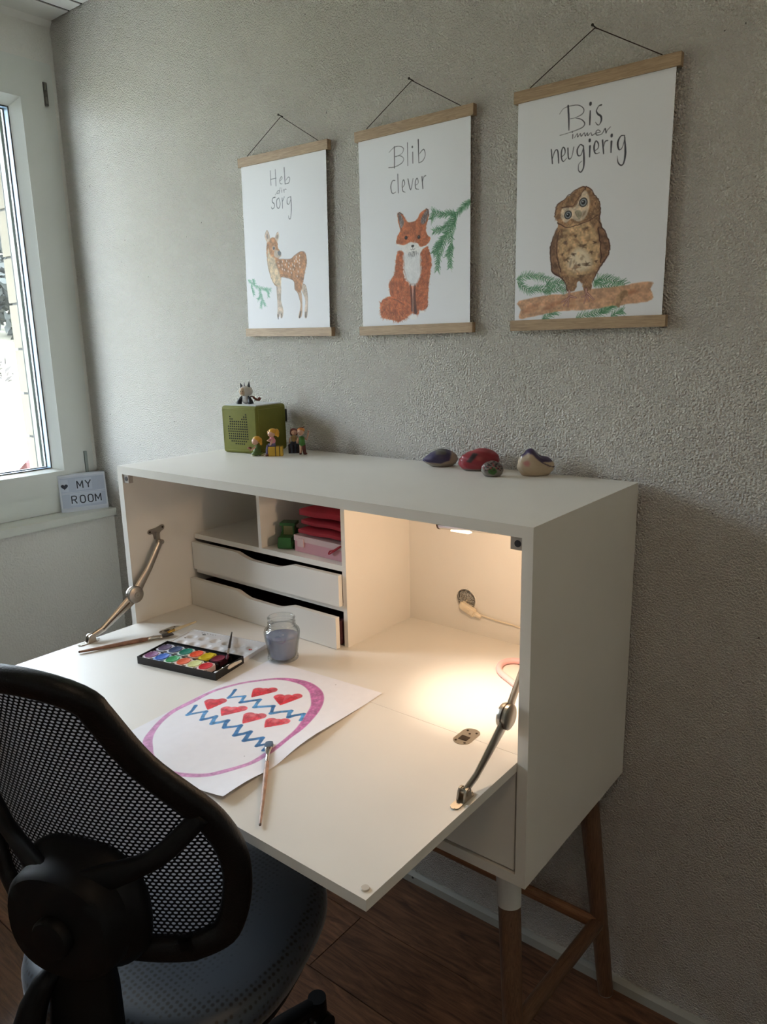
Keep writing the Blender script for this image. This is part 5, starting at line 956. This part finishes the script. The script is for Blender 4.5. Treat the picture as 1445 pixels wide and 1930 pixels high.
# waving toy
t = base_thing('standing waving toy figure in green shirt and red brown trousers', (.262, -.080, ZT))
part('torso', balls([((0, 0, .032), .0082, (1, .8, 1.35)), ((0, 0, .0405), .0072, (1.15, .8, .9)), ((.001, 0, .0265), .0078, (1.05, .85, .8))]), mat('toy_leaf_green', (62, 118, 40), .5), t, **q)
bm = bmesh.new(); tube(bm, [(.004, 0, .025), (.0045, 0, .014), (.0065, -.001, .003)], [.0050, .0046, .0042], 10); part('trousers', bm, MATS['toy_red_brown'], t, **q)
bm = bmesh.new(); tube(bm, [(-.003, 0, .025), (-.0035, 0, .012), (-.004, -.001, .002)], [.0042, .0034, .0030], 10); part('other_leg', bm, SKIN, t, **q)
part('shoe', balls([((.0075, -.003, .0028), .0042, (1.3, 1.3, .7)), ((-.0045, -.003, .0024), .0034, (1.1, 1.3, .7))]), MATS['toy_red_brown'], t, **q)
bm = bmesh.new(); tube(bm, [(.007, 0, .042), (.0125, -.001, .037), (.0150, -.002, .046), (.0175, -.002, .055)], [.0024, .0022, .0022, .003], 8); tube(bm, [(-.007, 0, .042), (-.0115, -.001, .036), (-.0115, -.003, .029)], .0022, 8)
for k in range(5): tube(bm, [(.0175, -.002, .055), (.0150+.0014*k, -.002, .060+.0008*(2-abs(k-2)))], .0006, 5)
part('arm', bm, SKIN, t, **q)
hd_ = part('head', balls([((-.002, -.002, .0575), .0084, (1, 1, 1.1))]), SKIN, t, **q); face_(t, hd_, (-.003, -.002, .0565), .008, -.3)
part('hair', balls([((-.001, .001, .0625), .0090, (1.1, 1, .72))]), mat('toy_ginger_hair', (206, 128, 54), .4), hd_, **q)
bm = bmesh.new(); tube(bm, [(-.010, 0, .066), (-.004, -.001, .0685), (.004, 0, .0685), (.008, 0, .071)], .0011, 6); part('hair_band', bm, MATS['toy_red_brown'], hd_, **q)

# painted stones
def stone(label, c, rz, dims, shape, paint):
    bm = bmesh.new(); bmesh.ops.create_icosphere(bm, subdivisions=5, radius=1)
    co = np.array([v.co[:] for v in bm.verts]); X, Y, Z = co.T
    co2 = shape(X, Y, Z); zmin = co2[:, 2].min()
    co2[:, 2] = np.where(co2[:, 2] < zmin*.72, zmin*.72+(co2[:, 2]-zmin*.72)*.15, co2[:, 2])
    ph = (X*3.1, Y*4.3, Z*5.2); nz = .012*np.sin(X*9+Y*7)*np.sin(Z*8)+.018*np.sin(ph[0]*2+ph[1])+.014*np.sin(ph[1]*2.3-ph[2])+.010*np.sin(ph[2]*3+ph[0]*3)
    co2 *= (1+nz)[:, None]; co2 *= np.array(dims)/2
    for v, p in zip(bm.verts, co2): v.co = p
    zm = co2[:, 2].min(); me = bpy.data.meshes.new('painted_stone'); bm.to_mesh(me); bm.free()
    col = paint(X, Y, Z)/255.; col = np.where(col <= .04045, col/12.92, ((col+.055)/1.055)**2.4)
    a = me.color_attributes.new('paint', 'FLOAT_COLOR', 'POINT'); a.data.foreach_set('color', np.concatenate([col, np.ones((len(col), 1))], 1).astype(np.float32).reshape(-1))
    me.materials.append(STONEM)
    for p in me.polygons: p.use_smooth = True
    o = bpy.data.objects.new('painted_stone', me); COL.objects.link(o); o.location = (c[0], c[1], ZT-zm-.0004); o.rotation_euler = (0, 0, rz); tag(o, label, 'stone', 'painted stones on the desk top')
    return o
def mixc(base, *layers):
    out = np.array(base, float)[None]*np.ones((layers[0][0].shape[0], 1))
    for m_, c_ in layers: m_ = np.clip(m_, 0, 1)[:, None]; out = out*(1-m_)+np.array(c_, float)[None]*m_
    return out
sm = lambda d, k=14: np.clip(.5+d*k, 0, 1)
nn = lambda X, Y, Z, f: np.sin(X*f+1.3*np.sin(Y*f*1.3))*np.sin(Z*f*1.1+X*2)*.5
def sh1(X, Y, Z): return np.stack([X, Y, Z*(1-.35*X*0)*(1-.55*np.clip(-X, 0, 1)**1.5)-(.10*(X < 0)*X*X)], 1)
stone('dark violet painted stone with tan right end, leftmost on the desk top', (.664, -.048), cAy, (.078, .052, .044), sh1,
      lambda X, Y, Z: mixc((150, 136, 118), (sm(Z+.30-.5*np.clip(X, 0, 1)+.05*nn(X, Y, Z, 6), 9)*sm(.50-X+.12*Z, 10), (54, 48, 82)), (sm(Z-.55, 6)*sm(.3-abs(X)), (84, 82, 78)), (sm(-.42-Z, 12), (138, 130, 118))))
stone('red painted stone with a black bar, largest behind the small grey one', (.764, -.046), cAy, (.088, .060, .052), lambda X, Y, Z: np.stack([X, Y, Z*(1+.08*X)+.10*X], 1),
      lambda X, Y, Z: mixc((134, 34, 46), (sm(-.55-Z, 12), (120, 112, 104)), (sm(.12-abs((X+.42)*.87-(Z-.42)*.5), 16)*sm(.38-abs((X+.42)*.5+(Z-.42)*.87), 14)*sm(-Y-.02, 8), (44, 38, 40)), (sm(Z-.8, 8)*.3, (190, 60, 70))))
stone('small grey stone with a green patch and dark speckles, front of the red one', (.8275, -.099), cAy, (.045, .034, .036), lambda X, Y, Z: np.stack([X, Y, Z-.05*X], 1),
      lambda X, Y, Z: mixc((116, 112, 106), (sm(.40-np.sqrt((X+.1)**2+(Z+.05)**2)+.06*nn(X, Y, Z, 9), 9)*sm(-Y-.2, 5), (44, 92, 32)), (sm(nn(X, Y, Z, 13)-.18+.25*np.clip(Z, 0, 1), 9)*sm(Z+.05, 6), (42, 30, 34)), (sm(nn(Y, Z, X, 11)-.34, 12)*sm(Z-.1, 8), (150, 50, 60))))
stone('cream saddle shaped stone with violet painted ridge, rightmost of four', (.8985, -.043), cAy, (.076, .046, .054), lambda X, Y, Z: np.stack([X, Y, Z*(1-.12*X)+.34*np.exp(-((X+.35)/.30)**2)*(Z > 0)*Z-.20*np.exp(-((X-.22)/.3)**2)*(Z > 0)*Z-.12*X*(Z > 0), ], 1),
      lambda X, Y, Z: mixc((176, 158, 134), (sm(Z-.48+.42*np.clip(X, -1, 1)*0-.20*np.exp(-((X+.5)/.3)**2)+.06*nn(X, Y, Z, 12), 12), (58, 44, 78)), (sm(.05-abs(Z-.50+.75*np.clip(X-.1, 0, 1)), 22)*sm(X-.05, 8)*sm(-Y, 5), (58, 40, 66)), (sm(.16-np.sqrt((X+.62)**2+(Z-.15)**2), 9)*sm(-Y, 4), (176, 120, 116))))

# ================================================================== OFFICE CHAIR
CH = dict(yaw=math.radians(19.88), x=.689, y=-.974, z0=.598, wa=-.063, wb=.55, c=1.055, H=.476, hs=[.152, .211, .233, .211, .145, .116])
Fc = Vector((-math.sin(CH['yaw']), math.cos(CH['yaw']), 0)); Uc = Vector((math.cos(CH['yaw']), math.sin(CH['yaw']), 0)); Oc = Vector((CH['x'], CH['y'], CH['z0']))
def BP(u, v, w=0.0):
    return Oc+Uc*u-Fc*(w+CH['wa']*v+CH['wb']*v*v-CH['c']*u*u)+Vector((0, 0, v))
def right_outline():
    hs = CH['hs']; H = CH['H']; vs = [k*H for k in (0, .08, .3, .5, .7, .88)]
    pts = [(k/6*hs[0], -.006+.006*(k/6)**3) for k in range(6)]
    pts += crom(list(zip(hs, vs)), 7)
    for k in range(1, 9): a = PI/2*k/8; pts.append((hs[5]*math.cos(a), vs[5]+(H-vs[5])*math.sin(a)))
    return pts
ro = right_outline(); loop = ro+[(-a, b) for a, b in ro[-2:0:-1]]
sc_ = Oc+Fc*.202
chair = thing('office_chair', 'black swivel office chair with perforated mesh backrest in the foreground', 'chair', (sc_.x, sc_.y, 0))
n = len(loop); INS = .019; inner2 = []
for i in range(n):
    a, b = loop[i-1], loop[(i+1) % n]; tx, ty = b[0]-a[0], b[1]-a[1]; l = math.hypot(tx, ty); inner2.append((loop[i][0]-ty/l*INS, loop[i][1]+tx/l*INS))
P3 = [BP(a, b) for a, b in inner2]; ups = []
for (a, b) in inner2:
    e = .004; du = BP(a+e, b)-BP(a-e, b); dv = BP(a, b+e)-BP(a, b-e); ups.append(du.cross(dv).normalized())
bm = bmesh.new(); rr = []
for i in range(n):
    t_ = (P3[(i+1) % n]-P3[i-1]).normalized(); nrm = ups[i]; side = t_.cross(nrm).normalized()
    rr.append(ring(bm, P3[i], side, nrm, .0205, .0135, 16, e=.75))
for i in range(n): bridge(bm, rr[i], rr[(i+1) % n])
part('backrest_frame', bm, BLACKL, chair, smooth='all')
# perforated mesh
def inside2(P, x, y):
    c = False; m = len(P)
    for i in range(m):
        x1, y1 = P[i]; x2, y2 = P[(i+1) % m]
        if (y1 > y) != (y2 > y) and x < (x2-x1)*(y-y1)/(y2-y1)+x1: c = not c
    return c
px_, py_ = .0088, .0059; vt, fc = [], []; vid = {}
def vtx(u, v):
    k = (round(u*1e5), round(v*1e5))
    if k not in vid: vid[k] = len(vt); vt.append(tuple(BP(u, v, 0)))
    return vid[k]
row = 0; v = -.004
while v < CH['H']:
    off = px_/2 if row % 2 else 0; k = -30
    while k < 30:
        u = k*px_+off
        if inside2(inner2, u, v):
            hx2, hy2 = px_/2, py_/2
            out = [(hx2, 0), (hx2, hy2), (0, hy2), (-hx2, hy2), (-hx2, 0), (-hx2, -hy2), (0, -hy2), (hx2, -hy2)]
            a_ = [vtx(u+p[0], v+p[1]) for p in out]; ib = len(vt)
            for p in range(8):
                g_ = PI/4*p; vt.append(tuple(BP(u+.0030*math.cos(g_), v+.00195*math.sin(g_))))
            for p in range(8): fc.append((a_[p], a_[(p+1) % 8], ib+(p+1) % 8, ib+p))
        k += 1
    v += py_; row += 1
Mi = ROOTM[chair.name].inverted(); me = bpy.data.meshes.new('backrest_mesh'); me.from_pydata([tuple(Mi @ Vector(p)) for p in vt], [], fc); me.materials.append(MESHM)
bmo = bpy.data.objects.new('backrest_mesh', me); COL.objects.link(bmo); bmo.parent = chair
BK = bpy.data.materials.new('grey_spacer_fabric'); BK.use_nodes = True; nb = BK.node_tree; nb.nodes.clear()
o1 = nb.nodes.new('ShaderNodeOutputMaterial'); d1 = nb.nodes.new('ShaderNodeBsdfDiffuse'); t1 = nb.nodes.new('ShaderNodeBsdfTranslucent'); m1 = nb.nodes.new('ShaderNodeMixShader'); m1.inputs[0].default_value = .6
d1.inputs[0].default_value = (.30, .30, .32, 1); t1.inputs[0].default_value = (.30, .30, .32, 1); nb.links.new(d1.outputs[0], m1.inputs[1]); nb.links.new(t1.outputs[0], m1.inputs[2]); nb.links.new(m1.outputs[0], o1.inputs[0])
bm = bmesh.new(); ce_ = [(0, CH['H']*.5)]; prev = None
for f_ in (1.0, .75, .5, .25):
    cur = [bm.verts.new(BP(a*f_, CH['H']*.45+(b-CH['H']*.45)*f_, -.003)) for a, b in inner2]
    if prev: bridge(bm, prev, cur)
    prev = cur
cc = bm.verts.new(BP(0, CH['H']*.45, -.003))
for i in range(n): bm.faces.new((prev[i], prev[(i+1) % n], cc))
part('backrest_lining', bm, BK, chair, smooth='all', label='grey inner fabric seen through the mesh')
# two arms of the back bracket
for s in (1, -1):
    cp = [(.02, .140, .048), (.065, .156, .034), (.100, .168, .025), (.130, .184, .020), (.160, .212, .014), (.188, .245, .006)]
    cp = crom(cp, 5); pts = [BP(s*a, b, w_) for a, b, w_ in cp]; m_ = len(pts)
    wd = [.022-.008*min(1, i/(m_*.45)) for i in range(m_)]
    bm = bmesh.new(); rr = []
    for i in range(m_):
        t_ = (pts[min(i+1, m_-1)]-pts[max(i-1, 0)]).normalized(); nrm = -Fc; nrm = (nrm-t_*nrm.dot(t_)).normalized(); side = t_.cross(nrm).normalized(); rr.append(ring(bm, pts[i], side, nrm, wd[i], .009, 14, e=.7))
    for i in range(m_-1): bridge(bm, rr[i], rr[i+1])
    bm.faces.new(rr[0][::-1]); bm.faces.new(rr[-1]); part('bracket_arm', bm, BLACKP, chair, smooth='all')
# housing, knob, spine
def axis_cyl(c, prof, name, m_, e=1.0, sx=1.0, sz=1.0):
    """lathe about the rearward axis through BP point c; prof (r, depth)"""
    bm = bmesh.new(); rows = []
    for r, d in prof: rows.append(ring(bm, c-Fc*d, Uc, Vector((0, 0, 1)), r*sx, r*sz, 36, e))
    for a, b in zip(rows, rows[1:]): bridge(bm, a, b)
    bm.faces.new(rows[0][::-1]); bm.faces.new(rows[-1]); return part(name, bm, m_, chair, smooth=True)
hc = BP(0, .085, 0)
axis_cyl(hc, [(.100, .002), (.102, .010), (.098, .022), (.086, .034), (.083, .062), (.076, .070), (.060, .072)], 'lumbar_housing', BLACKP, .82, 1.05, .98)
axis_cyl(hc-Fc*.069+Vector((0, 0, -.006)), [(.030, 0), (.030, .012), (.027, .016), (.018, .017)], 'adjustment_knob', BLACKP)
secs = [((0, .085), .040, .060, .018), ((0, .02), .036, .056, .020), ((0, -.03), .030, .054, .022), ((0, -.09), .034, .056, .026), ((0, -.15), .040, .060, .030), ((0, -.195), .015, .070, .026), ((0, -.205), -.03, .066, .022), ((0, -.208), -.12, .060, .020), ((0, -.208), -.19, .055, .020)]
bm = bmesh.new(); rr = []; pts = [Oc+Uc*a[0]+Vector((0, 0, a[1]))-Fc*w_ for a, w_, _, _ in secs]
for i, s_ in enumerate(secs):
    t_ = (pts[min(i+1, len(pts)-1)]-pts[max(i-1, 0)]).normalized(); side = Uc; nrm = t_.cross(side).normalized(); rr.append(ring(bm, pts[i], side, nrm, s_[2], s_[3], 20, .6))
for i in range(len(rr)-1): bridge(bm, rr[i], rr[i+1])
bm.faces.new(rr[0][::-1]); bm.faces.new(rr[-1]); part('back_bracket', bm, BLACKP, chair, smooth='all')
# flared cover of the bracket foot
bm = bmesh.new(); pts = [Oc+Uc*a+Vector((0, 0, z))-Fc*w_ for a, z, w_ in ((-.030, .000, .050), (-.050, -.030, .058), (-.062, -.060, .066), (-.072, -.100, .074), (-.076, -.150, .074))]
tube(bm, pts, [.012, .016, .020, .024, .026], 16, flat=[.010, .014, .018, .020, .020], up=tuple(Fc)); part('bracket_cover', bm, BLACKP, chair, smooth='all')
# seat
SM = mat('seat_mesh_fabric', (40, 46, 54), .42); nd = SM.node_tree; bs = nd.nodes['Principled BSDF']
tc = nd.nodes.new('ShaderNodeTexCoord'); vo = nd.nodes.new('ShaderNodeTexVoronoi'); vo.inputs['Scale'].default_value = 105; vo.inputs['Randomness'].default_value = .15
nd.links.new(tc.outputs['Object'], vo.inputs['Vector']); rp = nd.nodes.new('ShaderNodeValToRGB'); rp.color_ramp.elements[0].position = .22; rp.color_ramp.elements[1].position = .42; rp.color_ramp.elements[0].color = lin((12, 13, 16)); rp.color_ramp.elements[1].color = lin((52, 60, 70))
nd.links.new(vo.outputs['Distance'], rp.inputs[0]); nd.links.new(rp.outputs[0], bs.inputs['Base Color']); bp_ = nd.nodes.new('ShaderNodeBump'); bp_.inputs['Distance'].default_value = .0012
nd.links.new(rp.outputs[0], bp_.inputs['Height']); nd.links.new(bp_.outputs[0], bs.inputs['Normal'])
try: bs.inputs['Sheen Weight'].default_value = .35; bs.inputs['Sheen Roughness'].default_value = .4
except Exception: pass
SC = Vector((sc_.x, sc_.y, 0)); zs = .497; bm = bmesh.new(); rows = []
for k, z in ((.70, -.072), (.92, -.066), (1.0, -.050), (1.0, -.034), (.985, -.020), (.95, -.009), (.88, -.002), (.75, .001), (.55, 0), (.35, -.004), (.15, -.006)):
    r_ = []
    for i in range(64):
        a = 2*PI*i/64; cs, sn = math.cos(a), math.sin(a); e = .72
        u = .236*k*abs(cs)**e*(1 if cs >= 0 else -1); f = .228*k*abs(sn)**e*(1 if sn >= 0 else -1)
        zz = zs+z-.018*max(0, f/.228-.45)**2*2-.010*max(0, -f/.228-.6)+.006*(u/.236)**2
        r_.append(bm.verts.new(SC+Uc*u+Fc*f+Vector((0, 0, zz))))
    rows.append(r_)
for a, b in zip(rows, rows[1:]): bridge(bm, a, b)
bm.faces.new(rows[0][::-1]); bm.faces.new(rows[-1]); part('seat', bm, SM, chair, smooth='all')
bm = bmesh.new(); rows = []
for k, z in ((.55, -.098), (.86, -.092), (.93, -.080), (.93, -.066)):
    rows.append([bm.verts.new(SC+Uc*(.236*k*abs(math.cos(2*PI*i/48))**.72*(1 if math.cos(2*PI*i/48) >= 0 else -1))+Fc*(.228*k*abs(math.sin(2*PI*i/48))**.72*(1 if math.sin(2*PI*i/48) >= 0 else -1))+Vector((0, 0, zs+z))) for i in range(48)])
for a, b in zip(rows, rows[1:]): bridge(bm, a, b)
bm.faces.new(rows[0][::-1]); bm.faces.new(rows[-1]); part('seat_shell', bm, BLACKP, chair, smooth='all')
bm = bmesh.new(); cyl(bm, (sc_.x, sc_.y, .30), (sc_.x, sc_.y, .40), .014, seg=20); part('gas_piston', bm, CHROME, chair, smooth=True)
bm = bmesh.new(); lathe(bm, [(0, .075), (.040, .075), (.042, .085), (.030, .12), (.026, .13), (.026, .30), (0, .30)], (sc_.x, sc_.y, 0), 28); part('column_sleeve', bm, BLACKP, chair, smooth=True)
bm = bmesh.new(); box(bm, -.05, .05, -.09, .09, .365, .405); bm.transform(Matrix.Translation((sc_.x, sc_.y, 0)) @ Matrix.Rotation(CH['yaw'], 4, 'Z')); part('tilt_mechanism', bm, BLACKP, chair, bevel=.008, seg=2)
fa = math.atan2(-.497-sc_.y, .645-sc_.x)
for k in range(5):
    a = fa+k*2*PI/5; d = Vector((math.cos(a), math.sin(a), 0)); c0 = Vector((sc_.x, sc_.y, 0)); p = c0+d*.290
    bm = bmesh.new(); tube(bm, [c0+d*.02+Vector((0, 0, .100)), c0+d*.10+Vector((0, 0, .100)), c0+d*.20+Vector((0, 0, .089)), c0+d*.272+Vector((0, 0, .075)), p+Vector((0, 0, .072))], [.026, .025, .022, .019, .018], 14, flat=[.020, .018, .015, .012, .010], up=(0, 0, 1))
    lg = part('base_leg', bm, BLACKP, chair, smooth='all')
    bm = bmesh.new(); cyl(bm, p+Vector((0, 0, .050)), p+Vector((0, 0, .086)), .0205, .0195, 24); part('leg_end_cap', bm, BLACKP, lg, smooth=True)
    w1 = p+Vector((0, 0, .026)); ax = Vector((-d.y, d.x, 0))
    bm = bmesh.new(); cyl(bm, w1-ax*.026, w1-ax*.008, .0255, seg=24); cyl(bm, w1+ax*.008, w1+ax*.026, .0255, seg=24); cs_ = part('caster', bm, BLACKP, lg, smooth=True)
    bm = bmesh.new(); ball(bm, w1+Vector((0, 0, .012)), .022, (1, 1, .75), 2); part('caster_hood', bm, BLACKP, cs_, smooth='all')
